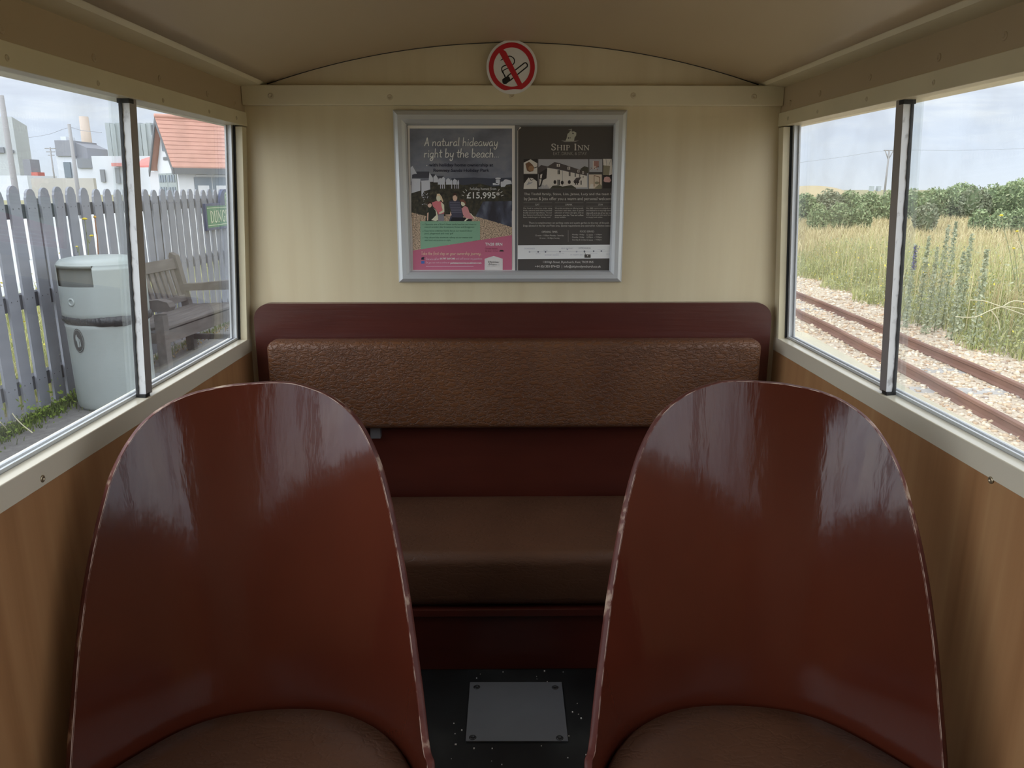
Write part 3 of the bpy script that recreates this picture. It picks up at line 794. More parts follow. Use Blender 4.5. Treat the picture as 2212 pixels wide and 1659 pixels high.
for k in range(7): sh.line([B(950 + 4 * k, 150 + 30 * k), B(1135 + 5 * k, 150 + 30 * k)], .7, STRIPE2, .0009)
sh.poly([B(960, 490), B(990, 420), B(1350, 430), B(1350, 490)], DUSK, .0009)
sh.disc(*B(1045, 60), 5, SKIN, .0010, 7.6); sh.poly([B(1010, 40), B(1020, -20), B(1060, -30), B(1080, 10), B(1075, 50), B(1060, 15), B(1025, 20)], HAIR2, .0011)
sh.poly([B(960, 310), B(985, 380), B(960, 395), B(870, 385), B(870, 372), B(955, 368)], SKIN, .0010)
sh.poly([B(1165, 260), B(1230, 210), B(1280, 240), B(1310, 330), B(1410, 440), B(1320, 450), B(1250, 440), B(1195, 380)], CHECK, .0010)
sh.poly([B(1315, 345), B(1340, 350), B(1430, 455), B(1405, 450)], SKIN2, .0012); sh.poly([B(1255, 440), B(1300, 440), B(1240, 490), B(1210, 490)], SKIN2, .0012)
sh.disc(*B(1195, 165), 4.6, SKIN2, .0012, 6); sh.poly([B(1135, 130), B(1150, 95), B(1200, 95), B(1245, 140), B(1240, 200), B(1215, 150), B(1165, 130)], flat('print_auburn_hair', (110, 62, 48)), .0013)
sh.build('photograph', p1)
sh = Sheet(YP)
sh.poly([B(405, 492), B(1505, 492), B(1505, 835), B(415, 1010)], GREENP, .0009)
for k, (y, t) in enumerate(((552, "Opposite one of Kent's finest sandy beaches and close to"), (604, 'natural wonders like Greatstone Dunes and Dungeness'), (673, 'Experience unlimited family fun at our heated indoor'), (722, 'pool, playground and crazy golf'), (795, 'Hop aboard the miniature railway at our station and'), (845, 'see local attractions in style'))):
    w = (1435, 1400, 1365, 1015, 1362, 965)[k]
    u0, v0 = B(488, y - 20); u1, v1 = B(w, y + 20); sh.vf(fit(plain_text(t), u0, u1, v0, v1), GTXT, .0011)
    if k % 2 == 0: sh.disc(*B(458, y + 4), .8, GTXT, .0011, None, 8)
sh.build('green_text_panel', p1)
sh = Sheet(YP)
sh.poly([B(270, 1032), B(2091, 748), B(2090, 1387), B(276, 1387)], PINK, .0010)
VT = lambda t, x0, x1, y0, y1, m, f=B, bold=0.0, hand=False, w=.085: sh.vf(fit(hand_text(t, w) if hand else plain_text(t, bold), *[f(x0, 0)[0], f(x1, 0)[0], f(0, y0)[1], f(0, y1)[1]]), m, .0013)
VT('TN28 8RN', 1600, 1915, 888, 942, HEADT, bold=.012)
VT('On our historic', 1600, 1830, 975, 1010, MAUVE); VT('fib door - A free', 1600, 1840, 1025, 1055, MAUVE)
VT('Take the first step on your ownership journey...', 425, 1545, 1050, 1135, PEACH, hand=True, w=.11)
VT("Give us a call on", 510, 750, 1160, 1205, PINKT, hand=True); VT('01797 369 340', 768, 1048, 1163, 1198, HEADT, bold=.02); VT("and we'll answer any questions", 1062, 1545, 1160, 1210, PINKT, hand=True)
VT('Or you can visit us online at', 510, 945, 1232, 1280, PINKT, hand=True); VT('parkdeanresorts.co.uk/own-rom', 960, 1530, 1240, 1285, HEADT, bold=.02)
sh.line([B(512, 1322), B(1385, 1322)], .8, PINKT, .0012)
sh.poly([B(425, 1200), B(430, 1160), B(470, 1150), B(488, 1165), B(470, 1175), B(485, 1200)], NAVY, .0012); sh.rect(*B(425, 1222), *B(486, 1272), BLUEP, .0012)
sh.poly([B(1850, 1045), B(1880, 1022), B(1925, 1022), B(1952, 1045), B(1925, 1050), B(1880, 1050)], GTOP, .0012)
sh.build('pink_footer', p1)
sh = Sheet(YP)
sh.poly([B(1590, 1387), B(1590, 1182), B(1757, 1130), B(1922, 1182), B(1922, 1387)], PW, .0013); 
for a_, b_ in (((1608, 1385), (1608, 1195)), ((1608, 1195), (1757, 1150)), ((1757, 1150), (1904, 1195)), ((1904, 1195), (1904, 1385))): sh.line([B(*a_), B(*b_)], .4, HOUSE, .0014)
VT('Parkdean', 1682, 1868, 1225, 1262, NAVY, bold=.02); VT('Resorts', 1700, 1862, 1272, 1302, NAVY, bold=.015); VT('Creating Amazing Memories', 1640, 1872, 1312, 1328, NAVY)
sh.line([B(1664, 1225), B(1662, 1258)], .9, NAVY, .0015); sh.line([B(1655, 1290), B(1675, 1298), B(1690, 1285), B(1676, 1270)], .9, NAVY, .0015)
sh.build('logo', p1)
sh = Sheet(YP)
VT('A natural hideaway', 478, 1835, 310, 538, HEADT, A, hand=True, w=.095); VT('right by the beach...', 475, 1848, 515, 750, HEADT, A, hand=True, w=.095)
sh.build('headline', p1)
sh = Sheet(YP)
VT('with holiday home ownership at', 568, 1748, 788, 868, NAVY, A, bold=.012); VT('Romney Sands Holiday Park', 650, 1675, 888, 962, NAVY, A, bold=.012); sh.disc(*A(528, 832), 1.0, HEADT, .0012, None, 8)
sh.build('subheading', p1)
sh = Sheet(YP)
VT('holiday homes from', 1320, 1805, 1225, 1300, HEADT, A, hand=True, w=.09); VT('\u00a315,995*', 1260, 1870, 1312, 1455, HEADT, A, bold=.012)
for a_, b_ in (((1240, 1268), (1262, 1298)), ((1192, 1308), (1225, 1332)), ((1172, 1372), (1206, 1385)), ((1840, 1290), (1862, 1264)), ((1882, 1330), (1914, 1308)), ((1895, 1388), (1935, 1374))): sh.line([A(*a_), A(*b_)], 1.1, HEADT, .0013)
sh.build('price_text', p1)

# --- right notice
CHAR = flat('print_charcoal', (64, 59, 56)); GREYT = flat('print_grey_text', (172, 166, 158)); PALE = flat('print_pale_grey', (186, 180, 174)); BANDW = flat('print_band_white', (196, 196, 206)); DIMT = flat('print_dim_text', (128, 122, 116))
C = lambda x, y: (1110 + x * .11302, 260 + y * .11302)
Dd = lambda x, y: (1110 + x * .11302, 420 + y * .11302)
sh = Sheet(YP); sh.poly([(1118, 279), (1124, 273), (1330, 273), (1322, 586), (1117.5, 586)], CHAR, 0)
sh.line([(1118.6, 282), (1118.2, 585)], .9, PALE, .0002); sh.poly([(1119, 282), (1123, 274), (1126, 276), (1122, 279)], PALE, .0002)
p2 = tag(sh.build('pub_poster'), 'right notice in the silver frame, charcoal with a sailing ship crest and a white building', 'poster')
sh = Sheet(YP)
sh.poly([C(980, 405), C(1010, 340), C(1025, 260), C(1060, 230), C(1075, 200), C(1110, 215), C(1150, 210), C(1195, 235), C(1190, 290), C(1160, 330), C(1150, 400), C(1050, 398)], flat('print_ship_grey', (150, 148, 134)), .0004)
sh.poly([C(1085, 205), C(1095, 160), C(1110, 160), C(1110, 215)], DIMT, .0004); sh.poly([C(1035, 178), C(1095, 165), C(1092, 188)], DIMT, .0004)
sh.poly([C(1030, 330), C(1050, 318), C(1060, 350), C(1035, 352)], CHAR, .0006); sh.poly([C(1065, 330), C(1085, 320), C(1082, 352)], CHAR, .0006); sh.poly([C(1110, 240), C(1130, 235), C(1150, 255), C(1125, 265)], CHAR, .0006)
sh.poly([C(900, 385), C(980, 390), C(1100, 402), C(1180, 390), C(1245, 385), C(1180, 408), C(980, 412)], DIMT, .0005)
sh.build('ship_crest', p2)
sh = Sheet(YP)
VS = lambda t, x0, x1, y0, y1, m, f=Dd, bold=0.0: sh.vf(fit(plain_text(t, bold), *[f(x0, 0)[0], f(x1, 0)[0], f(0, y0)[1], f(0, y1)[1]]), m, .0005)
sh.vf(fit(serif_text([('S', 1.15), ('H', .92), ('I', .92), ('P', .92), (' ', 1), ('I', 1.15), ('N', .92), ('N', .92)]), C(715, 0)[0], C(1448, 0)[0], C(0, 443)[1], C(0, 577)[1]), GREYT, .0005)
VS('EAT, DRINK, & STAY', 752, 1395, 605, 672, DIMT, C)
sh.build('heading', p2)
sh = Sheet(YP)


def pic(x0, y0, x1, y1, m): sh.rect(*C(x0, y0), *C(x1, y1), m, .0004)


PSKY = flat('print_grey_sky', (140, 138, 142)); BEIGE = flat('print_beige', (178, 160, 138)); BRN = flat('print_brown', (104, 70, 42)); DK = flat('print_near_black', (42, 36, 34)); PWALL = flat('print_pale_wall', (182, 174, 164)); PROOF = flat('print_roof_brown', (68, 60, 58)); PGREEN = flat('print_dark_leaf', (62, 60, 48)); BRICK = flat('print_brick', (138, 96, 84)); OLIVE = flat('print_olive', (116, 108, 84))
pic(188, 740, 448, 1020, DK); sh.poly([C(188, 810), C(320, 745), C(448, 820), C(448, 1020), C(188, 1020)], PWALL, .0005)
sh.poly([C(220, 830), C(290, 790), C(350, 840), C(390, 900), C(370, 970), C(300, 985), C(250, 960)], BRN, .0006); sh.disc(*C(330, 920), 6, flat('print_bun', (138, 98, 58)), .0007); sh.line([C(390, 910), C(446, 890)], 1.6, DK, .0007)
pic(185, 1035, 445, 1310, DK); sh.poly([C(185, 1310), C(195, 1210), C(280, 1095), C(360, 1105), C(440, 1165), C(445, 1310)], PWALL, .0005); sh.poly([C(240, 1240), C(290, 1160), C(300, 1190), C(370, 1170), C(330, 1210)], PSKY, .0006); sh.line([C(285, 1080), C(330, 1150), C(370, 1130)], 1.5, DK, .0007)
pic(468, 742, 1425, 1310, PSKY)
sh.poly([C(1250, 1000), C(1280, 920), C(1350, 875), C(1422, 900), C(1422, 1010)], PGREEN, .0005)
sh.poly([C(468, 900), C(520, 855), C(650, 880), C(780, 795), C(880, 820), C(1395, 985), C(1400, 1060), C(860, 940), C(640, 905), C(480, 1030), C(468, 1030)], PROOF, .0006)
sh.poly([C(640, 905), C(860, 945), C(1395, 1060), C(1400, 1280), C(520, 1300), C(560, 1130), C(625, 1110)], PWALL, .0007)
sh.poly([C(480, 1010), C(640, 910), C(625, 1110), C(555, 1140), C(520, 1260), C(468, 1280)], DK, .0007); sh.poly([C(505, 1040), C(545, 1020), C(530, 1110), C(500, 1110)], PWALL, .0008); sh.poly([C(490, 1120), C(530, 1130), C(500, 1240), C(485, 1250)], PWALL, .0008)
for x, y in ((850, 860), (1050, 915), (1235, 970), (1322, 1000)): sh.rect(*C(x - 30 + (x - 850) * .03, y - 26), *C(x + 30 - (x - 850) * .03, y + 26), PWALL, .0008); sh.rect(*C(x - 8, y - 20), *C(x + 8, y + 20), PROOF, .0009)
for x, y0, y1, w in ((858, 950, 1030, 22), (1066, 985, 1065, 16), (1175, 1010, 1080, 12), (1258, 1030, 1090, 10), (855, 1135, 1235, 22), (1325, 1060, 1100, 8)): sh.rect(*C(x - w, y0), *C(x + w, y1), DK, .0009); sh.line([C(x, y0), C(x, y1)], .5, PWALL, .0010)
sh.line([C(930, 965), C(930, 1250)], .5, DK, .0009)
for x, y in ((785, 1180), (925, 1190), (1060, 1180)): sh.disc(*C(x, y), 3.2, DK, .0010, 4.4, 8)
sh.poly([C(1140, 1160), C(1190, 1100), C(1290, 1085), C(1250, 1150), C(1250, 1200), C(1150, 1200)], PROOF, .0009); sh.poly([C(1250, 1150), C(1290, 1085), C(1315, 1150), C(1315, 1270), C(1250, 1270)], PWALL, .0010)
for x in (1180, 1215, 1285): sh.rect(*C(x - 10, 1150), *C(x + 10, 1230), DK, .0011)
sh.poly([C(690, 1308), C(740, 1250), C(850, 1240), C(930, 1265), C(1100, 1235), C(1190, 1290), C(1190, 1308)], PGREEN, .0011)
for k in range(10): sh.line([C(520 + 16 * k, 1305), C(525 + 16 * k, 1240 + rnd.uniform(-20, 40))], 1.0, PSKY, .0011)
pic(1442, 742, 1690, 985, PSKY); sh.rect(*C(1510, 775), *C(1625, 900), BRICK, .0005); sh.rect(*C(1510, 775), *C(1526, 930), PWALL, .0006)
for k in range(16): sh.disc(*C(1460 + rnd.uniform(0, 180), 880 + rnd.uniform(0, 80)), 1.6, (PWALL, BRICK, DK)[k % 3], .0006, 1.2, 7)
pic(1435, 1035, 1680, 1305, BEIGE); sh.line([C(1535, 1060), C(1535, 1260)], 1.2, BRN, .0006); sh.line([C(1535, 1055), C(1640, 1085), C(1640, 1220)], 1.8, BRN, .0006); sh.poly([C(1440, 1305), C(1470, 1215), C(1520, 1220), C(1520, 1305)], PWALL, .0006); sh.disc(*C(1590, 1195), 5, OLIVE, .0006, 3); sh.poly([C(1540, 1300), C(1640, 1210), C(1680, 1250), C(1680, 1305)], OLIVE, .0006)
pic(1705, 735, 1890, 1300, DK); sh.poly([C(1705, 735), C(1870, 735), C(1885, 1030), C(1820, 1050), C(1830, 900), C(1710, 860)], PWALL, .0005); sh.poly([C(1712, 860), C(1840, 870), C(1820, 1045), C(1705, 1045)], OLIVE, .0006)
sh.line([C(1760, 740), C(1775, 860)], 1.0, DIMT, .0007); sh.line([C(1860, 740), C(1815, 860)], 1.0, DIMT, .0007)
sh.poly([C(1715, 1160), C(1730, 1090), C(1775, 1075), C(1830, 1085), C(1860, 1150), C(1830, 1185), C(1740, 1180)], flat('print_rose', (172, 128, 122)), .0006)
sh.build('photograph', p2)
sh = Sheet(YP)
VS('The Tindall family, Steve, Lisa, James, Lucy and the team led', 193, 1925, 1383, 1445, GREYT, C); VS('by James & Jess offer you a warm and personal welcome', 195, 1890, 50, 128, GREYT)
for x0, x1, t, tx0, tx1 in ((185, 730, 'EAT', 415, 490), (785, 1330, 'DRINK', 988, 1118), (1385, 1880, 'STAY', 1615, 1705)):
    sh.line([Dd(x0, 160), Dd(x1, 160)], .5, DIMT, .0004); sh.line([Dd(x0, 225), Dd(x1, 225)], .5, DIMT, .0004); VS(t, tx0, tx1, 178, 210, GREYT)
cols = ((180, 730, ('Our food is cooked to order using', 'fresh, seasonal and where possible', 'locally sourced ingredients. Try our', 'beer battered cod (landed in Rye), our', 'home made burgers or Sunday roast!')),
        (782, 1330, ('We pride ourselves on offering locally', 'sourced real ales, also a good', 'selection of wines and gins, and an', 'extensive wine list. Teas and coffees', 'always available.')),
        (1382, 1905, ('Our B&B rooms are uniquely styled', 'and finished to a very high standard', 'relax with us in one of our six rooms.', 'Call us direct and make your booking', 'or simply book online.')))
for x0, x1, ls in cols:
    for k, t in enumerate(ls):
        e = x1 if k < 4 else x0 + (x1 - x0) * (.95 if x0 < 200 else .39 if x0 < 800 else .6)
        VS(t, x0, e, 250 + 43 * k, 285 + 43 * k, GREYT)
VS('There is complimentary car parking onsite and a patio garden to the rear of the pub.', 288, 1825, 525, 570, GREYT); VS('Dogs allowed in the Bar and Patio area. Special requirements are catered for. Children welcome', 178, 1905, 580, 626, GREYT)
VS('OPENING TIMES', 532, 832, 698, 735, GREYT); VS('12 noon - 11.00pm Monday - Saturday', 410, 955, 770, 805, GREYT); VS('12 noon - 10.30pm Sunday', 492, 875, 822, 855, GREYT)
sh.line([Dd(1038, 685), Dd(1038, 905)], .6, DIMT, .0004)
VS('FOOD SERVED', 1265, 1535, 690, 725, GREYT)
for k, (a_, b_, c_) in enumerate((('Monday - Friday', '12 noon', '2.30pm'), ('Monday - Friday', '6.00pm', '9.00pm'), ('Saturday & Sunday', '12 noon', '9.00pm'))):
    y = 753 + 50 * k; VS(a_, 1115, 1345 if k < 2 else 1375, y, y + 35, GREYT); VS(b_, 1392, 1510, y, y + 32, GREYT); VS('-', 1538, 1548, y + 14, y + 18, GREYT); VS(c_, 1565, 1678, y, y + 32, GREYT)
VS('118 High Street, Dymchurch, Kent, TN29 0NS', 560, 1520, 1272, 1325, PALE); VS('+44 (0)1303 874425  |  info@shipinndymchurch.co.uk', 405, 1662, 1352, 1410, PALE)
sh.build('small_print', p2)
sh = Sheet(YP)
sh.poly([Dd(75, 972), Dd(1850, 960), Dd(1842, 1222), Dd(70, 1238)], BANDW, .0004)
LNG = flat('print_line_grey', (150, 150, 162)); DOT = flat('print_dot_grey', (92, 92, 104))
sh.line([Dd(300, 1098), Dd(1835, 1082)], .5, LNG, .0006)
for x, y, r in ((465, 1097, 1.8), (605, 1097, 1.8), (882, 1093, 1.8), (1350, 1088, 2.0), (1525, 1085, 1.8), (1672, 1083, 1.8)): sh.disc(*Dd(x, y), r, DOT, .0008, None, 10)
for x, y in ((300, 1098), (1200, 1092), (1022, 1050)): sh.disc(*Dd(x, y), 1.8, LNG, .0007, None, 10)
VB = lambda t, x0, x1, y0, y1, m: sh.vf(fit(plain_text(t), Dd(x0, 0)[0], Dd(x1, 0)[0], Dd(0, y0)[1], Dd(0, y1)[1]), m, .0008)
VB('DUNGENESS', 200, 402, 1022, 1048, LNG); VB('The Pilot', 420, 508, 1125, 1142, LNG); VB('Lade Halt', 562, 645, 1058, 1075, LNG); VB('ROMNEY SANDS', 595, 858, 1146, 1168, LNG); VB('Romney Halt', 808, 965, 1122, 1138, LNG); VB('NEW ROMNEY', 905, 1135, 1018, 1040, LNG)
VB("ST MARY'S BAY", 1080, 1328, 1143, 1165, LNG); VB('DYMCHURCH', 1240, 1465, 1014, 1040, DOT); VB('Burmarsh Rd', 1458, 1595, 1115, 1130, LNG); VB('Hythe Road', 1602, 1738, 1045, 1060, LNG); VB('HYTHE', 1770, 1880, 1130, 1152, LNG)
sh.line([Dd(1350, 1088), Dd(1370, 1150)], .8, CHAR, .0007); sh.rect(*Dd(1350, 1146), *Dd(1467, 1210), CHAR, .0008); sh.poly([Dd(1395, 1182), Dd(1400, 1162), Dd(1415, 1160), Dd(1420, 1182)], PALE, .0009); VB('SHIP INN', 1362, 1456, 1190, 1203, PALE)
sh.build('route_strip', p2)
# front sheet of the frame

# ------------------------------------------------------------------ no smoking sign, straddling the beam
YS = 1.6185
G = lambda x, y: (1030 + x * .07837, 80 + y * .07837)
sg = Sheet(YS); cu_, cv_ = G(965, 835); ru = 700 * .07837
c0 = at(cu_, cv_, YS); rr = (at(cu_ + ru, cv_, YS) - c0).length
sign = tag(MB().lathe([(rr, 0), (rr, .0012)], c0, WHITE, 64, False, (0, -1, 0)).build('no_smoking_sign'), 'round red and white no smoking sign at the top of the end wall', 'sign')
YS2 = YS - .0012


def ring_sheet(r0, r1, m, lift, name):
    mb = MB(); vs = []; n = 72; c = Vector((c0.x, YS2 - lift, c0.z))
    for k in range(n):
        a = 2 * math.pi * k / n
        for r in (r0, r1):
            q = r
            if r == r1 and 4.45 < a < 5.1: q = r1 - .0035 * abs(math.sin((a - 4.45) * 4.8)) - .001   # the edge has torn away at the foot
            vs.append((c.x + q * math.cos(a), c.y, c.z + q * math.sin(a)))
    mb.add(vs, [(2 * k, 2 * k + 1, 2 * ((k + 1) % n) + 1, 2 * ((k + 1) % n)) for k in range(n)], m); return mb


sg = Sheet(YS2); q_ = ring_sheet(rr * .722, rr * .905, PRED, .0005, ''); sg.mb.add(q_.v, q_.f, PRED)
sg.poly([G(610, 420), G(700, 330), G(800, 400), G(1260, 1310), G(1240, 1400), G(1150, 1380)], PRED, .0006)
sg.build('prohibition_bar', sign)
sg = Sheet(YS2)
L_ = lambda pts, w=2.6: sg.line([G(*p) for p in smooth_curve([(a, b, 0) for a, b in pts], 5)] if False else [G(p.x, p.y) for p in (smooth_curve([(a, b, 0) for a, b in pts], 5) if len(pts) > 2 else [Vector((a, b, 0)) for a, b in pts])], w, PBLACK, .0003)
sg.poly([G(700, 1170), G(760, 1120), G(850, 1075), G(900, 1100), G(925, 1170), G(900, 1220), G(810, 1295), G(745, 1300), G(705, 1250)], PBLACK, .0003)
L_([(850, 1075), (1310, 715)]); L_([(1310, 715), (1360, 715), (1395, 770), (1385, 820)]); L_([(1385, 820), (900, 1210)])
L_([(830, 770), (740, 800), (690, 850), (700, 950), (770, 1060), (775, 1100)], 2.4); L_([(870, 850), (770, 900), (720, 930), (740, 1010), (770, 1090)], 2.0)
L_([(850, 535), (930, 530), (1010, 580), (1040, 660), (1020, 730), (975, 775)], 2.2)
sg.poly([G(640, 655), G(715, 580), G(740, 600), G(700, 635)], PBLACK, .0003)
sg.build('cigarette_symbol', sign)

# ================================================================== OUTSIDE, PLATFORM SIDE
GZ = -.288
ASPH = mat('grey_asphalt', (0.14, 0.13, 0.125), 0.9, noise=((30, 30, 30), [(0.3, (0.095, 0.088, 0.083)), (0.7, (0.145, 0.135, 0.128))], 8), bump=((160, 160, 160), 0.4, 0.003, 2))
GROUND = mat('shingle_heath', (0.24, 0.21, 0.12), 0.95, noise=((1.2, 1.2, 1.2), [(0.3, (0.17, 0.165, 0.075)), (0.6, (0.26, 0.23, 0.12)), (0.8, (0.32, 0.27, 0.16))], 8))
structure(MB().box((-400, -200, -.36), (500, 900, -.33), GROUND).build('ground'))
structure(MB().box((-70, -6, -.335), (-5.2, 60, -.322), mat('pale_hardstanding', (0.42, 0.42, 0.41), 0.9, noise=((.6, .6, .6), [(0.3, (0.36, 0.36, 0.35)), (0.7, (0.46, 0.46, 0.45))], 6))).build('hardstanding'))
structure(MB().box((-2.72, -6, -.34), (-.72, 40, GZ), ASPH).build('platform'))
PICK = mat('grey_fence_paint', (0.2, 0.21, 0.235), 0.6, noise=((3, 3, 14), [(0.3, (0.17, 0.178, 0.205)), (0.7, (0.20, 0.208, 0.235))], 4))
PICKD = mat('dark_fence', (0.03, 0.032, 0.04), 0.6)  # near-black tone for the rails, posts and nail heads
fence = empty('picket_fence', (-2.6, 6, GZ), 'grey painted picket fence with rounded tops along the back of the platform', 'fence')
yk = 2.35; k = 0
while yk < 9.2:
    w = .094; h = .93 + rnd.uniform(-.012, .008) - .004 * (yk - 4)
    tilt = rnd.uniform(-.006, .006)
    pts = [(-w / 2, GZ + .03), (w / 2, GZ + .03), (w / 2 + tilt, h - .055), (w / 2 - .006 + tilt, h - .045)]
    for q in range(1, 9):
        a = math.pi * q / 9; pts.append((tilt + .040 * math.cos(a), h - .042 + .034 * math.sin(a)))
    pts += [(-w / 2 + .006 + tilt, h - .045), (-w / 2 + tilt, h - .055)]
    mb = MB().prism([(-2.583, yk + a, z) for a, z in pts], (.013, 0, 0), PICK)
    for z in (.80, .33, -.115):
        for o in (-.025, .025): mb.lathe([(.0035, .0), (.003, .0012)], (-2.570, yk + o, z + .01), PICKD, 8, False, (1, 0, 0))
    mb.build('picket', fence); yk += .139 + rnd.uniform(-.006, .006)
for z0, z1 in ((.757, .832), (.288, .366), (-.152, -.078)):
    MB().box((-2.633, 2.2, z0), (-2.584, 9.4, z1), PICKD).build('rail', fence)
for y in (3.1, 4.53, 6.02, 7.55, 9.1): MB().box((-2.71, y - .04, GZ - .03), (-2.634, y + .04, .86), PICKD).build('post', fence)
# station name board
SGRN = mat('sign_green', (0.045, 0.17, 0.075), 0.4); SNAVY = mat('sign_navy', (0.03, 0.045, 0.11), 0.4); SWH = mat('sign_cream', (0.62, 0.60, 0.42), 0.5)
sb = empty('station_sign', (-2.55, 7.22, .67), 'green and navy station name board hung on the grey picket fence', 'sign')
bevel(MB().box((-2.559, 6.700, .565), (-2.535, 7.740, .79), SNAVY).build('board', sb), .003)
mb = MB(); pts = [(7.220 + .155 * math.cos(math.pi * k / 20), .785 + .125 * math.sin(math.pi * k / 20)) for k in range(21)]
mb.prism([(-2.558, y, z) for y, z in pts], (.022, 0, 0), SNAVY); mb.build('arched_top', sb)
mb = MB(); mb.box((-2.5345, 6.725, .588), (-2.5335, 7.715, .768), SGRN)
for z in (.604, .750): mb.box((-2.5335, 6.730, z), (-2.533, 7.710, z + .004), SWH)
mb.build('green_panel', sb)
V, F = serif_text([(c, 1) for c in 'DUNGENE'] + [('S', 1), ('S', 1)], .05)
x1 = max(v[0] for v in V); mb = MB(); mb.add([(-2.5325, 6.79 + v[0] / x1 * .76, .628 + v[1] * .098) for v in V], F, SWH); mb.build('lettering', sb)
mb = MB()
for r, m_, d in ((.055, SGRN, 0), (.05, SWH, .0004), (.043, SGRN, .0008)):
    mb.prism([(-2.5355 + d, 7.220 + r * .7 * math.cos(2 * math.pi * k / 24), .815 + r * 1.3 * math.sin(2 * math.pi * k / 24)) for k in range(24)], (.0012, 0, 0), m_)
V, F = serif_text([('S', 1)]); mb.add([(-2.533, 7.203 + v[0] * .055, .782 + v[1] * .065) for v in V], F, SWH)
mb.build('crest', sb)

# litter bin
BINM = mat('pale_grey_plastic', (0.26, 0.29, 0.28), 0.42); BIND = mat('dark_bin_mouth', (0.05, 0.055, 0.05), 0.7); BAGM = mat('black_bin_bag', (0.012, 0.013, 0.015), 0.4, bump=((40, 40, 18), 0.9, 0.012, 3)); BLOGO = mat('black_sticker', (0.02, 0.022, 0.022), 0.5)
bx, by = -2.252, 4.325; KB = .885
lb = empty('litter_bin', (bx, by, GZ), 'round pale grey litter bin standing on the platform by the fence', 'litter bin')
MB().lathe([(r * KB, z) for r, z in [(.218, GZ), (.228, GZ + .02), (.232, GZ + .05), (.236, .0), (.240, .17), (.244, .188), (.238, .196), (.22, .2)]], (bx, by, 0), BINM, 56).build('body', lb)
zo0, zo1 = at(170, 622, by - .24).z, at(170, 576, by - .24).z
# lid with its posting slot left open
lid = MB(); zs = [.235, .242, .26] + [zo0 + (zo1 - zo0) * i / 4 for i in range(5)] + [.50, .525, .54, .55, .557]
rs = [.244, .249, .250] + [.250] * 5 + [.2495, .243, .225, .17, .0005]
NS = 96; vs = []
for k in range(NS):
    a = 2 * math.pi * k / NS
    for z, r in zip(zs, [q * KB for q in rs]): vs.append((bx + r * math.cos(a), by + r * math.sin(a), z))
nz_ = len(zs); a0, a1 = math.radians(-140), math.radians(-75); fs = []
for k in range(NS):
    am = (2 * math.pi * (k + .5) / NS + math.pi) % (2 * math.pi) - math.pi
    for i in range(nz_ - 1):
        if a0 < am < a1 and 3 <= i < 7: continue
        k2 = (k + 1) % NS; fs.append((k * nz_ + i, k2 * nz_ + i, k2 * nz_ + i + 1, k * nz_ + i + 1))
lid.add(vs, fs, BINM, True)
lid.build('lid', lb)
MB().lathe([(r * KB, z) for r, z in [(.20, .24), (.238, .245), (.238, .50), (.1, .51)]], (bx, by, 0), BIND, 48).build('liner', lb)
bag = MB(); vs = []; n = 80
for k in range(n):
    a = 2 * math.pi * k / n; w1 = .006 * math.sin(5 * a) + rnd.uniform(-.004, .004); w2 = .008 * math.sin(3 * a + 1) + rnd.uniform(-.004, .004); tp_ = .45 + .55 * (.5 + .5 * math.cos(a + math.radians(20)))
    for r, z in ((.236, .196), (.250 + w1 * .4, .243 - (.051 - w2) * tp_), (.254 + w1, .243 - (.026 - w2 * .6) * tp_), (.250 + w1 * .5, .238 + w1 * .6), (.238, .245)): r *= KB; vs.append((bx + r * math.cos(a), by + r * math.sin(a), z))
bag.add(vs, [(5 * k + i, 5 * ((k + 1) % n) + i, 5 * ((k + 1) % n) + i + 1, 5 * k + i + 1) for k in range(n) for i in range(4)], BAGM, True)
bag.build('bag_rim', lb)


def on_bin(r, aa, z): r *= KB; return (bx + r * math.cos(aa), by + r * math.sin(aa), z)


zb = at(160, 655, by - .24).z; mb = MB(); a_ = math.radians(-110); nb = Vector((math.cos(a_), math.sin(a_), 0))
mb.lathe([(.012, .0), (.012, .004), (.016, .006), (.022, .004), (.023, -.002)], on_bin(.249, a_, zb), BINM, 24, True, nb); mb.build('lock_badge', lb)
zl = at(168, 739, by - .24).z; mb = MB(); a_ = math.radians(-109)


def curved(pts, r, m):      # outline in (angle offset metres, height) wrapped on the bin
    c = [on_bin(r, a_ + x / .24, zl + z) for x, z in pts]; mb.add(c, [tuple(range(len(c)))], m)


ell = [(.040 * math.cos(2 * math.pi * k / 28), .066 * math.sin(2 * math.pi * k / 28)) for k in range(28)]
for i in range(28):
    pass
def fan(pts, r, m):
    c = [on_bin(r, a_, zl)] + [on_bin(r, a_ + x / .24, zl + z) for x, z in pts]
    mb.add(c, [(0, 1 + i, 1 + (i + 1) % len(pts)) for i in range(len(pts))], m)


fan(ell, .2425, BLOGO); fan([(x * .90, z * .92) for x, z in ell], .2430, BINM); fan([(x * .86, z * .89) for x, z in ell], .2435, BLOGO)
FG = lambda q: [(x * .8 - .001, z * .8) for x, z in q]
curved(FG([(-.016, .038), (-.006, .044), (-.004, .028), (.010, .016), (.008, -.044), (-.008, -.044), (-.012, .004), (-.020, -.006), (-.022, .018)]), .2442, BINM)
curved(FG([(.012, .012), (.020, .010), (.024, -.036), (.016, -.042)]), .2442, BINM)
mb.build('tidy_man_sticker', lb)

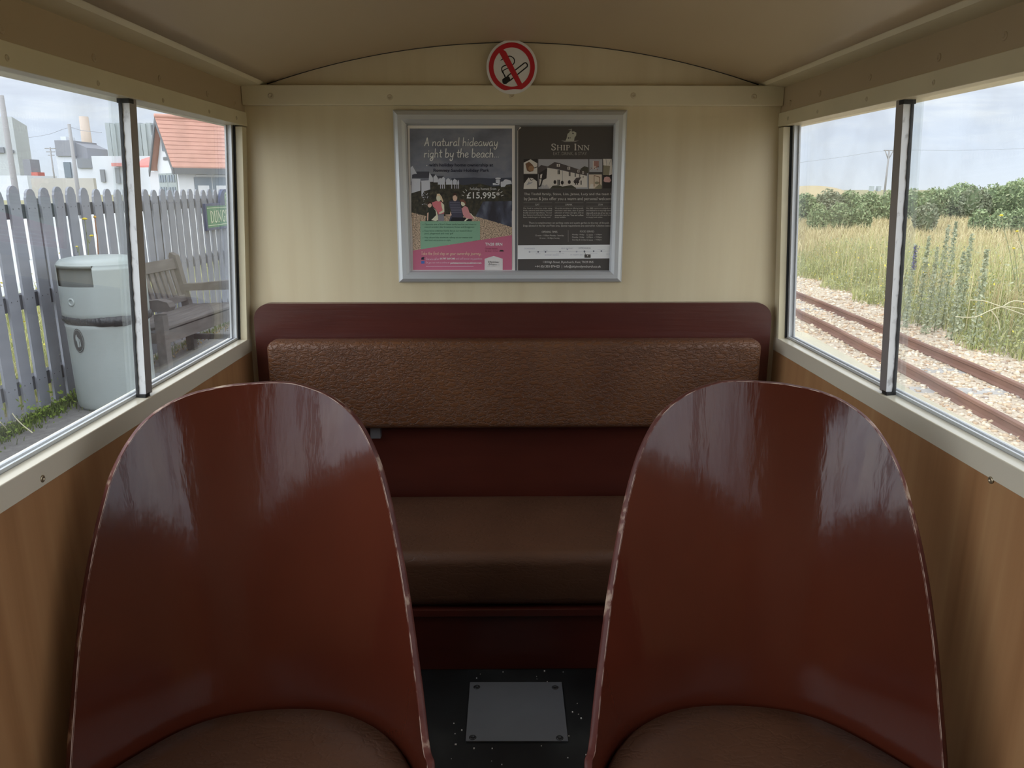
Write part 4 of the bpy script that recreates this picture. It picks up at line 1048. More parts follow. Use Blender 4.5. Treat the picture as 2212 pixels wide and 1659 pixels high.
# garden bench
WOOD = mat('weathered_teak', (0.1, 0.085, 0.075), 0.75, noise=((30, 3, 30), [(0.3, (0.06, 0.05, 0.045)), (0.6, (0.095, 0.082, 0.074)), (0.8, (0.135, 0.12, 0.11))], 6), bump=((60, 6, 60), 0.3, 0.002, 3))
gb = empty('garden_bench', (-2.1, 4.68, GZ), 'weathered wooden garden bench standing against the picket fence', 'bench')
ang = math.atan2(.1, 1)
BM = Matrix.Translation((-2.1, 4.68, GZ)) @ Matrix.Rotation(-ang, 4, 'Z')     # local x: towards carriage, y: along the bench
BL = 1.16
bp = lambda name, lo, hi, bev=.004: MB().box(lo, hi, WOOD, BM, bev).build(name, gb)
for y in (0, BL - .06):
    bp('leg', (-.06, y, 0), (.0, y + .06, .45))
    P = [(-.46, 0), (-.40, 0), (-.405, .35), (-.475, .72), (-.52, .74), (-.53, .71), (-.465, .35)]
    MB().prism([BM @ Vector((x, y, z)) for x, z in P], BM.to_3x3() @ Vector((0, .055, 0)), WOOD).build('leg', gb)
    bp('stretcher', (-.41, y + .012, .085), (-.05, y + .045, .125))
    bp('side_rail', (-.42, y + .01, .27), (-.05, y + .05, .33))
    # scroll arm
    P = [(-.47, .505), (-.30, .515), (-.12, .535), (-.02, .545), (.04, .53), (.055, .50), (.04, .475), (-.05, .47), (-.2, .465), (-.46, .455)]
    ao = MB().prism([BM @ Vector((x, y - .005, z)) for x, z in P], BM.to_3x3() @ Vector((0, .072, 0)), WOOD).build('armrest', gb); bevel(ao, .006)
bp('front_apron', (-.045, .055, .265), (-.01, BL - .055, .345)); bp('back_apron', (-.42, .055, .265), (-.385, BL - .055, .33))
for k in range(5):
    x = -.40 + .082 * k; z = .338 + .004 * k; bp('seat_slat', (x, .02 if k else .05, z), (x + .068, BL - .02, z + .018))
tilt = Matrix.Translation((-.435, 0, .40)) @ Matrix.Rotation(math.radians(-13), 4, 'Y')
bt = lambda name, lo, hi: MB().box(lo, hi, WOOD, BM @ tilt, .003).build(name, gb)
bt('top_rail', (-.02, .05, .225), (.012, BL - .05, .305)); bt('lower_rail', (-.02, .05, -.02), (.012, BL - .05, .03))
ny = 14
for k in range(ny): y = .09 + (BL - .22) * k / (ny - 1); bt('back_slat', (-.010, y, .025), (.004, y + .042, .23))

# ------------------------------------------------------------------ plants: blades, leaves


def tri_obj(name, V, F, mats, mi=None, parent=None):
    me = bpy.data.meshes.new(name); V = np.asarray(V, np.float32).reshape(-1, 3); F = np.asarray(F, np.int32).reshape(-1, 3)
    me.vertices.add(len(V)); me.vertices.foreach_set('co', V.ravel())
    me.loops.add(len(F) * 3); me.loops.foreach_set('vertex_index', F.ravel())
    me.polygons.add(len(F)); me.polygons.foreach_set('loop_start', np.arange(0, len(F) * 3, 3, dtype=np.int32)); me.polygons.foreach_set('loop_total', np.full(len(F), 3, np.int32))
    for m in mats: me.materials.append(m)
    if mi is not None: me.polygons.foreach_set('material_index', np.asarray(mi, np.int32))
    me.update(calc_edges=True); me.validate()
    o = bpy.data.objects.new(name, me); COL.objects.link(o)
    if parent is not None: o.parent = parent; o.matrix_parent_inverse = parent.matrix_basis.inverted()
    return o


def blades(base, h, w, lean, yaw=None):
    """two-piece tapering blades; base (n,3), h,w,lean (n,)"""
    n = len(base); yaw = nrg.uniform(0, 2 * np.pi, n) if yaw is None else yaw
    d = np.stack([np.cos(yaw), np.sin(yaw), np.zeros(n)], 1); p = np.stack([-np.sin(yaw), np.cos(yaw), np.zeros(n)], 1)
    mid = base + d * (lean * h * .3)[:, None]; mid[:, 2] += h * .55
    tip = base + d * (lean * h)[:, None]; tip[:, 2] += h * (1 - .25 * np.minimum(lean, 1.2))
    V = np.stack([base - p * w[:, None] / 2, base + p * w[:, None] / 2, mid - p * w[:, None] * .4, mid + p * w[:, None] * .4, tip], 1)
    o = np.arange(n)[:, None] * 5
    F = np.stack([o + [0, 1, 3], o + [0, 3, 2], o + [2, 3, 4]], 1)
    return V.reshape(-1, 3), F.reshape(-1, 3)


def leaves(c, size, nrm=None):
    n = len(c); a = nrg.normal(size=(n, 3)); a /= np.linalg.norm(a, axis=1, keepdims=True)
    b = np.cross(a, nrg.normal(size=(n, 3))); b /= np.linalg.norm(b, axis=1, keepdims=True)
    s = size[:, None]
    V = np.stack([c - a * s, c + b * s * .45, c + a * s, c - b * s * .45], 1); o = np.arange(n)[:, None] * 4
    F = np.stack([o + [0, 1, 2], o + [0, 2, 3]], 1); return V.reshape(-1, 3), F.reshape(-1, 3)


def cat(parts):
    V = []; F = []; M = []; o = 0
    for v, f, m in parts: V.append(v); F.append(f + o); M.append(np.full(len(f), m)); o += len(v)
    return np.concatenate(V), np.concatenate(F), np.concatenate(M)


def foliage(name, stops, tr=0.35):
    m = mat(name, stops[0][1], 0.7, spec=0.2, island=stops); t = m.node_tree; b = t.nodes['Principled BSDF']
    rp = [n for n in t.nodes if n.type == 'VALTORGB'][0]
    tl = t.nodes.new('ShaderNodeBsdfTranslucent'); t.links.new(rp.outputs[0], tl.inputs[0]); mxn = t.nodes.new('ShaderNodeMixShader'); mxn.inputs[0].default_value = tr
    t.links.new(b.outputs[0], mxn.inputs[1]); t.links.new(tl.outputs[0], mxn.inputs[2]); o = [n for n in t.nodes if n.type == 'OUTPUT_MATERIAL'][0]; t.links.new(mxn.outputs[0], o.inputs[0]); return m


STRAW = foliage('dry_straw', [(0.0, (0.38, 0.30, 0.15)), (0.4, (0.52, 0.43, 0.23)), (0.7, (0.62, 0.53, 0.32)), (1.0, (0.46, 0.42, 0.19))])
HERB = foliage('yellow_green_herb', [(0.0, (0.22, 0.25, 0.09)), (0.35, (0.34, 0.36, 0.13)), (0.6, (0.48, 0.48, 0.19)), (0.8, (0.58, 0.54, 0.29)), (1.0, (0.28, 0.31, 0.16))])
GREYH = foliage('grey_green_herb', [(0.0, (0.25, 0.28, 0.17)), (0.5, (0.36, 0.385, 0.25)), (1.0, (0.48, 0.485, 0.33))])
GORSE = foliage('gorse_green', [(0.0, (0.15, 0.20, 0.095)), (0.5, (0.24, 0.30, 0.15)), (0.85, (0.33, 0.38, 0.20)), (1.0, (0.40, 0.40, 0.25))], .2)
GORSE2 = foliage('grey_scrub', [(0.0, (0.15, 0.175, 0.11)), (0.5, (0.22, 0.245, 0.15)), (1.0, (0.31, 0.31, 0.21))], .2)
BRIGHT = foliage('bright_leaf', [(0.0, (0.11, 0.18, 0.02)), (1.0, (0.26, 0.34, 0.06))])
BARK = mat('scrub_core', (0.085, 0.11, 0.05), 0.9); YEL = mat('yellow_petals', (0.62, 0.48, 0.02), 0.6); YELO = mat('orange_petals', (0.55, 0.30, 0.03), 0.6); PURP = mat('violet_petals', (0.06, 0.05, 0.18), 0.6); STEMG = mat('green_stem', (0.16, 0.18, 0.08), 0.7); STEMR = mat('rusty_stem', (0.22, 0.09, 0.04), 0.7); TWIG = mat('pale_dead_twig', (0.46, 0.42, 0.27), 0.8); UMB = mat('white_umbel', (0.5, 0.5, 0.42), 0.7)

# weeds at the foot of the fence, meadow behind it
n = 2600; b_ = np.stack([-2.56 + nrg.exponential(.035, n), nrg.uniform(3.0, 4.6, n) + 0, np.full(n, GZ)], 1)
b2 = np.stack([-2.56 + nrg.exponential(.03, 900), nrg.uniform(4.6, 8.5, 900), np.full(900, GZ)], 1)
v1, f1 = blades(np.concatenate([b_, b2]), nrg.uniform(.015, .06, n + 900), nrg.uniform(.004, .008, n + 900), nrg.uniform(.1, 1.0, n + 900))
c3 = np.stack([-2.54 + nrg.exponential(.04, 700), nrg.uniform(3.0, 4.5, 700), GZ + nrg.exponential(.035, 700)], 1); v2, f2 = leaves(c3, nrg.uniform(.006, .016, 700))
V, F, M = cat([(v1, f1, 0), (v2, f2, 1)]); tag(tri_obj('fence_weeds', V, F, [foliage('moss_green', [(0, (.05, .075, .015)), (1, (.14, .18, .04))]), BRIGHT], M), 'low green weeds and moss along the foot of the picket fence', 'weeds', kind='stuff')
n = 9000; yy = nrg.uniform(3.0, 14, n); b_ = np.stack([-2.8 - nrg.uniform(0, 1, n) ** 1.5 * 2.2, yy, np.full(n, -.33)], 1)
v1, f1 = blades(b_, nrg.uniform(.12, .45, n), nrg.uniform(.006, .014, n), nrg.uniform(.1, .8, n)); v2, f2 = leaves(np.stack([-2.8 - nrg.uniform(0, 2, 500), nrg.uniform(3, 9, 500), nrg.uniform(-.1, .3, 500)], 1), nrg.uniform(.008, .016, 500))
V, F, M = cat([(v1, f1, 0), (v2, f2, 1)]); tag(tri_obj('meadow_grass', V, F, [HERB, YEL], M), 'yellow green grass growing behind the picket fence', 'grass', kind='stuff')
nl = 420; v1, f1 = leaves(np.stack([-2.5 + nrg.normal(0, .035, nl), nrg.uniform(4.6, 8.2, nl), np.full(nl, GZ + .008)], 1), nrg.uniform(.008, .02, nl))
tag(tri_obj('dry_leaves', v1, f1, [foliage('dead_leaf', [(0, (.16, .09, .03)), (1, (.36, .25, .10))])]), 'dry brown leaves blown against the fence under the bench', 'leaves', kind='stuff')


def flower(name, label, cat_, pts, head_m, r, stem_m, flat_=.45, sr=.0022, group=None):
    pts = [Vector(p) for p in pts]; root = empty(name, pts[-1], label, cat_, group)
    MB().tube([p for p in smooth_curve(pts, 4)], sr, stem_m, 6).build('stem', root)
    vs = []; mb = MB(); c = pts[0]
    for k in range(16):
        a = 2 * math.pi * k / 16 + rnd.uniform(-.1, .1); rr_ = r * rnd.uniform(.85, 1.1)
        o = Vector((math.cos(a), math.sin(a), 0)); t = Vector((-o.y, o.x, 0)) * rr_ * .2
        mb.add([c + t * .3, c + o * rr_ * .6 + t + Vector((0, 0, r * flat_ * .5)), c + o * rr_ + Vector((0, 0, r * flat_ * rnd.uniform(.0, .6))), c + o * rr_ * .6 - t + Vector((0, 0, r * flat_ * .5)), c - t * .3], [(0, 1, 2, 3, 4)], head_m)
    mb.lathe([(r * .55, -.002), (r * .6, r * .25), (r * .3, r * flat_)], c, head_m, 12)
    mb.build('flower_head', root); return root


XFL = -2.53
flower('hawkweed', 'yellow flower on a green stem in front of the fence above the bin', 'flower', [atx(183, 474, XFL), atx(186, 500, XFL), atx(190, 540, XFL), atx(215, 850, XFL)], YEL, .022, STEMG)
flower('hawkweed', 'orange flower on a rusty red stem above the litter bin', 'flower', [atx(205, 470, XFL), atx(208, 500, XFL), atx(212, 545, XFL), atx(226, 850, XFL)], YELO, .014, STEMR, .8, .0035)
flower('hawkweed', 'yellow flower low between the orange flower and the bin lid', 'flower', [atx(198, 510, XFL), atx(193, 525, XFL), atx(191, 545, XFL), atx(212, 850, XFL)], YEL, .018, STEMG)
flower('hawkweed', 'small yellow flower just left of the bin lid', 'flower', [atx(166, 533, XFL), atx(168, 545, XFL), atx(172, 560, XFL), atx(190, 880, XFL)], YEL, .011, STEMG)
# pale grass stalks leaning over the platform edge at the window
for k, (lab, P) in enumerate((('pale dry stalk bowed over the asphalt at the fence foot', [(2, 850), (18, 880), (40, 910), (70, 935)]), ('short pale dry stalk at the very left edge by the fence', [(-12, 895), (0, 912), (10, 922), (18, 933)]))):
    P3 = [atz(u, v, GZ + .12 - .035 * i) for i, (u, v) in enumerate(P)]
    tag(MB().tube(smooth_curve(P3, 4), .003, TWIG, 6).build('grass_stalk'), lab, 'stalk')

# ------------------------------------------------------------------ buildings beyond the platform
RTILE = mat('salmon_roof_tiles', (0.5, 0.25, 0.19), 0.75, noise=((1.5, 1.5, 4), [(0.3, (0.42, 0.215, 0.16)), (0.7, (0.48, 0.255, 0.195))], 4)); TLINE = mat('tile_shadow_line', (0.36, 0.18, 0.14), 0.8)
WREN = mat('white_render', (0.52, 0.52, 0.52), 0.8); BARGE = mat('grey_timber', (0.10, 0.105, 0.11), 0.7); GLZ = mat('blue_grey_glazing', (0.13, 0.16, 0.19), 0.3); DOORG = mat('sage_grey_door', (0.24, 0.27, 0.26), 0.6)
HAZE1 = mat('pale_concrete', (0.40, 0.42, 0.43), 0.9); HAZE2 = mat('white_cladding', (0.52, 0.54, 0.58), 0.9); HAZE3 = mat('slate_cladding', (0.22, 0.225, 0.25), 0.9); HAZE4 = mat('buff_chimney', (0.46, 0.38, 0.32), 0.9); HAZE5 = mat('silver_ribbed_cladding', (0.33, 0.36, 0.37), 0.8); HAZE6 = mat('dark_window', (0.16, 0.17, 0.19), 0.5); BEIGEW = mat('beige_block_wall', (0.36, 0.34, 0.30), 0.9); REDM = mat('red_paint', (0.45, 0.12, 0.10), 0.7); REDR = mat('red_sheet_roof', (0.55, 0.17, 0.15), 0.7)
YH = 40.0
cr_ = at(383, 362, YH); e_ = Vector((math.cos(math.radians(40)), math.sin(math.radians(40)), 0)); g_ = Vector((-e_.y, e_.x, 0))
st = empty('station_building', (cr_.x, cr_.y, -.33), 'white station building with a salmon tiled roof and grey gable boards', 'building')
Lh, Wh = 9.0, 3.14; zE = cr_.z + .1; zR = at(340, 256, YH + 1.2).z; mid = .5
P0 = Vector((cr_.x, cr_.y, -.33)); up = Vector((0, 0, 1))
HZ = zE + .33
mb = MB(); mb.prism([P0, P0 + e_ * Lh, P0 + e_ * Lh + g_ * Wh, P0 + g_ * Wh], up * HZ, WREN)
gp = [P0 + up * HZ, P0 + g_ * Wh + up * HZ, P0 + g_ * (Wh * mid) + up * (zR + .33 - .12)]
mb.prism(gp, e_ * .25, WREN); mb.prism([p + e_ * (Lh - .25) for p in gp], e_ * .25, WREN); mb.build('walls', st)
rf = MB(); ov = -.35
def slope(a, b, m):         # a = eave offset along g, b = ridge
    A0 = P0 + e_ * ov + g_ * a[0] + up * a[1]; A1 = P0 + e_ * (Lh + .3) + g_ * a[0] + up * a[1]
    B0 = P0 + e_ * ov + g_ * b[0] + up * b[1]; B1 = P0 + e_ * (Lh + .3) + g_ * b[0] + up * b[1]
    rf.prism([A0, A1, B1, B0], up * .10, m); return A0, A1, B0, B1
A0, A1, B0, B1 = slope((-.35, HZ - .15), (Wh * mid, zR + .33), RTILE); slope((Wh + .3, HZ - .2), (Wh * mid, zR + .33), RTILE)
nr = (B0 - A0); nn = e_.cross(nr).normalized()
for k in range(1, 12):
    p = A0 + nr * (k / 12) + up * .10; q = p + (A1 - A0); rf.prism([p, q, q + nn * .02 + nr * .006, p + nn * .02 + nr * .006], nr * .006, TLINE)
rf.tube([B0 + up * .12, B1 + up * .12], .11, RTILE, 8); rf.build('roof', st)
bg_ = MB()
for a, b in (((-.4, HZ - .15), (Wh * mid, zR + .38)), ((Wh + .35, HZ - .2), (Wh * mid, zR + .38))):
    p = P0 + e_ * (ov - .02) + g_ * a[0] + up * a[1]; q = P0 + e_ * (ov - .02) + g_ * b[0] + up * b[1]
    bg_.prism([p, q, q - up * .30, p - up * .30], e_ * .06, BARGE)
bg_.build('gable_boards', st)
MB().prism([P0 + g_ * -.42 + e_ * -.3 + up * (HZ - .42), P0 + g_ * -.42 + e_ * (Lh + .3) + up * (HZ - .42), P0 + g_ * -.42 + e_ * (Lh + .3) + up * (HZ - .12), P0 + g_ * -.42 + e_ * -.3 + up * (HZ - .12)], g_ * .42, BARGE).build('eaves_gutter', st)


def wallpatch(x0, x1, z0, z1, m, name, par, off=-.03):      # on the long front wall
    p = lambda x, z: P0 + e_ * x + up * (z + .33) + g_ * off
    return MB().prism([p(x0, z0), p(x1, z0), p(x1, z1), p(x0, z1)], g_ * .025, m).build(name, par)


for x0 in (.75, 1.68, 2.61):
    w_ = wallpatch(x0, x0 + .88, -.3, zE - .55, GLZ, 'door', st)
    wallpatch(x0 + .16, x0 + .72, .55, 1.08, WREN, 'door_pane', w_, -.05); wallpatch(x0 + .1, x0 + .68, 1.52, 1.60, WREN, 'door_pane', w_, -.05)


def gablepatch(y0, y1, z0, z1, m, name, par, off=-.05):
    p = lambda y, z: P0 + g_ * y + up * (z + .33) + e_ * off
    return MB().prism([p(y0, z0), p(y1, z0), p(y1, z1), p(y0, z1)], e_ * .04, m).build(name, par)


for y0 in (.2, 1.6):
    d_ = gablepatch(y0, y0 + 1.35, -.3, zE - .35, DOORG, 'gable_door', st)
    for z0, z1 in ((.5, 1.0), (1.25, 1.6)):
        for yy_ in (y0 + .15, y0 + .55, y0 + .95): gablepatch(yy_, yy_ + .28, z0, z1, GLZ, 'door_pane', d_, -.09)
gablepatch(1.2, 1.9, zE + .75, zE + 1.4, GLZ, 'gable_emblem', st); gablepatch(1.2, 1.9, zE + .3, zE + .45, BARGE, 'name_plate', st)


def block(u0, u1, vt, vb, Y, m, name, label, cat_, depth=None, vt2=None, group=None, parent=None, toground=True):
    """a box whose front face fills the photo rectangle at distance Y"""
    a = at(u0, vt, Y); b = at(u1, vt if vt2 is None else vt2, Y); zb = -.33 if toground else at(u0, vb, Y).z
    d = depth or (b.x - a.x)
    P = [(a.x, Y, zb), (b.x, Y, zb), (b.x, Y, b.z), (a.x, Y, a.z)]
    o = MB().prism(P, (0, d, 0), m).build(name, parent)
    if label: tag(o, label, cat_, group)
    return o


# power station and works, hazy in the distance
r_ = empty('reactor_hall', at(30, 378, 210), 'huge pale concrete hall with small dark windows, far left behind the fence', 'building'); r_.location.z = -.33
pa = at(-60, 252, 210); pb = at(25, 252, 210); pc = at(57, 266, 240); zb = -.33
MB().prism([(pa.x, pa.y, zb), (pb.x, pb.y, zb), (pc.x, pc.y, zb), (pa.x - 80, pa.y + 40, zb)], (0, 0, pb.z + .33), HAZE1).build('main_block', r_)
block(-10, 7, 318, 330, 209.5, HAZE6, 'window', None, None, .4, parent=r_, toground=False); block(20, 28, 324, 330, 209.5, HAZE6, 'window', None, None, .4, parent=r_, toground=False)
block(48, 64, 344, 378, 200, HAZE3, 'stair_tower', None, None, 4, parent=r_)
tb = empty('turbine_hall', at(140, 380, 190), 'white works building with a slate grey upper storey beside the buff chimney', 'building'); tb.location.z = -.33
block(117, 152, 303, 337, 190, HAZE3, 'upper_storey', None, None, 12, parent=tb, toground=False); block(152, 187, 303, 342, 192, HAZE3, 'sloping_annex', None, None, 10, 319, parent=tb, toground=False)
block(121, 156, 337, 390, 190.5, HAZE2, 'lower_wall', None, None, 12, parent=tb); block(136, 150, 350, 384, 190, GLZ, 'glazed_stair', None, None, .5, parent=tb, toground=False)
block(130, 142, 295, 303, 191, HAZE2, 'roof_plant', None, None, 4, parent=tb, toground=False)
block(156, 236, 344, 390, 188, HAZE2, 'front_wing', None, None, 12, parent=tb); block(165, 197, 342, 363, 187.5, HAZE6, 'loading_bay', None, None, .5, parent=tb, toground=False)
ob_ = empty('office_block', at(235, 390, 170), 'low white office block with two tall dark windows under the silver hall', 'building'); ob_.location.z = -.33
block(197, 330, 337, 395, 172, HAZE2, 'wall', None, None, 12, parent=ob_); block(215, 224, 366, 393, 171.5, HAZE6, 'window', None, None, .4, parent=ob_, toground=False); block(247, 256, 362, 396, 171.5, HAZE6, 'window', None, None, .4, parent=ob_, toground=False)
ct = at(183, 252, 260); cb = at(192, 340, 260)
tag(MB().lathe([(2.0, -.33), (1.55, (ct.z) * .6), (1.35, ct.z)], (cb.x, 260, 0), HAZE4, 24).build('chimney'), 'tall buff chimney between the slate storey and the silver hall', 'chimney')
sv = MB(); hall = empty('silver_hall', at(280, 340, 280), 'tall silver ribbed hall rising behind the window post and the station roof', 'building'); hall.location.z = -.33
for k in range(10):
    u0 = 226 + 11 * k; top = 265 if k < 9 else 290
    block(u0, u0 + 9.6, top + (2 if k % 2 else 0), 340, 280 - .6 * (k % 2), HAZE5, 'rib_panel', None, None, 8, parent=hall)
block(228, 334, 270, 340, 281, HAZE6, 'backing_wall', None, None, 6, parent=hall)
tag(MB().prism([(at(66, 385, 62).x, 62, -.33), (at(201, 385, 62).x, 62, -.33), (at(201, 385, 62).x, 62, at(66, 385, 62).z), (at(66, 385, 62).x, 62, at(66, 385, 62).z)], (0, .4, 0), BEIGEW).build('boundary_wall'), 'long beige block wall just above the fence tops', 'wall')
block(-30, 58, 379, 400, 90, HAZE2, 'white_shed', 'long low white shed in front of the huge pale hall', 'building', 6)
block(67, 81, 372, 381, 199, REDM, 'red_plant_box', None, None, 3, parent=r_, toground=False)
rb = empty('side_building', at(325, 400, 52), 'low white building with a small red roof left of the station gable', 'building'); rb.location.z = -.33
block(322, 352, 371, 408, 52, WREN, 'wall', None, None, 6, parent=rb)
pa, pb, pc_, pd = at(296, 362, 51.6), at(352, 361, 51.6), at(352, 334, 54), at(306, 348, 54)
MB().prism([pa, pb, pc_, pd], (0, 0, .12), REDR).build('roof', rb)
block(240, 262, 352, 359, 170, REDR, 'red_canopy', None, None, 2, parent=ob_, toground=False)
# poles, platform side
POLE = mat('grey_wood_pole', (0.25, 0.24, 0.235), 0.8); WIRE = mat('grey_wire', (0.25, 0.26, 0.28), 0.6)
def pole(u, vt, Y, r, label, arms=0, name='utility_pole', top=None):
    p = at(u, vt, Y); root = empty(name, (p.x, Y, -.33), label, 'pole', 'poles on the skyline')
    MB().tube([(p.x, Y, -.33), (p.x, Y, p.z)], [r * 1.15, r * .85], POLE, 10).build('mast', root)
    for k in range(arms): MB().box((p.x - .5 + .1 * k, Y - .04, p.z - .15 - .3 * k), (p.x + .5 - .1 * k, Y + .04, p.z - .08 - .3 * k), POLE).build('cross_arm', root)
    return root, p
pole(2, 206, 14, .05, 'thick grey pole at the left edge in front of the pale hall')
_, pw = pole(149, 268, 34, .075, 'grey pole in front of the slate grey upper storey')
_, pv = pole(108, 318, 75, .07, 'thin pole with three cross arms left of the slate building', 3)
def wire(name, pts, r, label):
    P = smooth_curve(pts, 6); tag(MB().tube(P, r, WIRE, 5).build(name), label, 'wire')
wire('overhead_wire', [at(62, 297, 34.1), at(105, 290, 34.1), at(148.5, 276, 34.1), at(178, 282, 34.1), at(220, 286, 34.1)], .012, 'thin wire sagging to both sides of the nearest grey pole')

# ================================================================== OUTSIDE, TRACK SIDE
BAL = mat('pale_gravel', (0.36, 0.31, 0.24), 0.95, noise=((45, 45, 45), [(0.3, (0.30, 0.23, 0.16)), (0.5, (0.44, 0.36, 0.265)), (0.7, (0.54, 0.46, 0.36))], 6), bump=((70, 70, 70), 0.8, 0.012, 3))
GB = -.308
structure(MB().box((.70, -6, -.34), (4.7, 60, GB), BAL).build('gravel_bed'))
RUST = mat('rusty_rail', (0.17, 0.085, 0.055), 0.7, noise=((14, 3, 14), [(0.3, (0.13, 0.06, 0.04)), (0.7, (0.20, 0.105, 0.07))], 6))
def xn(Y): t = Y - 3.655; return 2.592 + .098 * t - .0062 * t * t if t < 7 else 2.592 + .098 * 7 - .0062 * 49 + (t - 7) * .0112
GAUGE = .445
Yr = [-3 + .25 * i for i in range(110)]
prof = [(-.027, GB), (.027, GB), (.027, GB + .006), (.007, GB + .016), (.006, GB + .046), (.016, GB + .052), (.016, GB + .068), (.012, GB + .071), (-.012, GB + .071), (-.016, GB + .068), (-.016, GB + .052), (-.006, GB + .046), (-.007, GB + .016), (-.027, GB + .006)]
def rail_obj(off, label):
    mb = MB(); vs = []
    for i, y in enumerate(Yr):
        wob = .006 * math.sin(y * 1.9 + off) + .004 * math.sin(y * 4.1)
        for a, z in prof: vs.append((xn(y) + off + a + wob, y, z + .004 * math.sin(y * 1.3 + off * 3)))
    n = len(prof); fs = [(n * i + k, n * i + (k + 1) % n, n * i + n + (k + 1) % n, n * i + n + k) for i in range(len(Yr) - 1) for k in range(n)]
    mb.add(vs, fs, RUST); return tag(mb.build('rail'), label, 'rail', 'rusty rails')
rail_obj(0, 'rusty rail nearer to the carriage on the pale gravel'); rail_obj(GAUGE, 'rusty rail farther from the carriage, next to the weeds')
SLP = mat('weathered_grey_sleeper', (0.33, 0.31, 0.28), 0.9, noise=((6, 40, 6), [(0.3, (0.26, 0.24, 0.215)), (0.7, (0.38, 0.36, 0.33))], 6))
sl0 = None
for k in range(15):
    y = 2.35 + .56 * k; o = MB().box((-.42, -.075, -.05), (.42, .075, GB + .008 if False else 0.0), SLP, None, .004).build('sleeper') if sl0 is None else sl0.copy()
    if sl0 is None: sl0 = o
    else: COL.objects.link(o)
    o.location = (xn(y) + GAUGE / 2 + rnd.uniform(-.03, .03), y, GB + .0005 + rnd.uniform(-.004, .003)); o.rotation_euler = (0, 0, math.atan(.1 - .0124 * (y - 3.6)) * -1 + rnd.uniform(-.03, .03))
    tag(o, 'grey weathered sleeper half buried in gravel under the two rusty rails', 'sleeper', 'sleepers under the rails')
# stones
ico = bmesh.new(); bmesh.ops.create_icosphere(ico, subdivisions=1, radius=1); iv = np.array([v.co[:] for v in ico.verts]); ico.faces.ensure_lookup_table(); ifc = np.array([[v.index for v in f.verts] for f in ico.faces]); ico.free()
iv = iv[:]
n = 15000; Yt = 1.9 + (nrg.uniform(0, 1, n) ** 1.6) * 10.2; Xt = nrg.uniform(0, 1, n) * (2.75 + .05 * (Yt - 4)) + 1.45 + .08 * (Yt - 2.6)
sz = nrg.uniform(.006, .017, n) * (1 + .05 * (Yt - 3)); off = nrg.normal(1, .16, (n, len(iv), 1))
V = iv[None] * off * sz[:, None, None] * np.stack([nrg.uniform(.8, 1.4, n), nrg.uniform(.8, 1.4, n), nrg.uniform(.5, .8, n)], 1)[:, None, :]
V = V + np.stack([Xt, Yt, np.full(n, GB + .002)], 1)[:, None, :]
F = ifc[None] + (np.arange(n) * len(iv))[:, None, None]
PEB = mat('flint_pebbles', (0.4, 0.35, 0.28), 0.85, island=[(0.0, (0.28, 0.19, 0.12)), (0.25, (0.46, 0.35, 0.23)), (0.5, (0.54, 0.45, 0.33)), (0.75, (0.58, 0.52, 0.42)), (0.9, (0.46, 0.30, 0.17)), (1.0, (0.26, 0.22, 0.19))])
tag(tri_obj('pebbles', V, F, [PEB]), 'pale and rusty flint pebbles spread around the rails', 'pebbles', kind='stuff')

# weeds, dry grass
def xe(Y): return 3.62 + .11 * (Y - 5.2)
n = 17500; Yt = 3.2 + nrg.uniform(0, 1, n) ** 1.15 * 9.8; dep = nrg.exponential(1.1, n); Xt = xe(Yt) + .1 * np.sin(Yt * 5) + dep
cl_ = .55 + .45 * np.sin(Yt * 2.3 + Xt * 1.7) * np.sin(Xt * 2.9 - Yt)
h = (.10 + .42 * np.minimum(dep / .9, 1)) * nrg.uniform(.5, 1.35, n) * (.6 + .6 * cl_)
v1, f1 = blades(np.stack([Xt, Yt, np.full(n, -.315)], 1), h, nrg.uniform(.004, .009, n), nrg.uniform(.05, .9, n))
nl = 29000; Yl = 3.2 + nrg.uniform(0, 1, nl) ** 1.15 * 9.8; dl = nrg.exponential(1.0, nl); Xl = xe(Yl) + .08 + .1 * np.sin(Yl * 5) + dl; cl2 = .55 + .45 * np.sin(Yl * 2.3 + Xl * 1.7) * np.sin(Xl * 2.9 - Yl)
zl_ = -.31 + nrg.uniform(0, 1, nl) * (.08 + .40 * np.minimum(dl / .8, 1)) * (.6 + .6 * cl2); v2, f2 = leaves(np.stack([Xl, Yl, zl_], 1), nrg.uniform(.008, .022, nl))
k1 = (nrg.uniform(0, 1, nl) < .45).repeat(2)
V, F, M = cat([(v1, f1, 0), (v2, f2, 1)]); M[len(f1):][k1] = 2
ny_ = 500; v3, f3 = leaves(np.stack([xe(5.5) + nrg.exponential(1.0, ny_), nrg.uniform(4.2, 12, ny_), nrg.uniform(-.2, .2, ny_)], 1), nrg.uniform(.006, .014, ny_))
V, F, M2 = cat([(V, F, 0), (v3, f3, 3)]); M2[:len(M)] = M
tag(tri_obj('trackside_weeds', V, F, [HERB, HERB, GREYH, YEL], M2), 'tangled yellow green weeds along the far side of the track', 'weeds', kind='stuff')
n = 74000; r_ = nrg.uniform(0, 1, n); Yt = 6.0 + r_ ** 1.6 * 23; az = np.radians(nrg.uniform(9, 42, n)); Xt = Yt * np.tan(az)
ok = Xt > xe(Yt) + .7; Xt, Yt = Xt[ok], Yt[ok]; n = len(Xt)
v1, f1 = blades(np.stack([Xt, Yt, np.full(n, -.33)], 1), nrg.uniform(.2, .48, n), (.004 + .0011 * Yt) * nrg.uniform(.7, 1.4, n), nrg.uniform(.1, .8, n))
tag(tri_obj('dry_grass', v1, f1, [STRAW]), 'straw coloured dry grass between the weeds and the scrub', 'grass', kind='stuff')
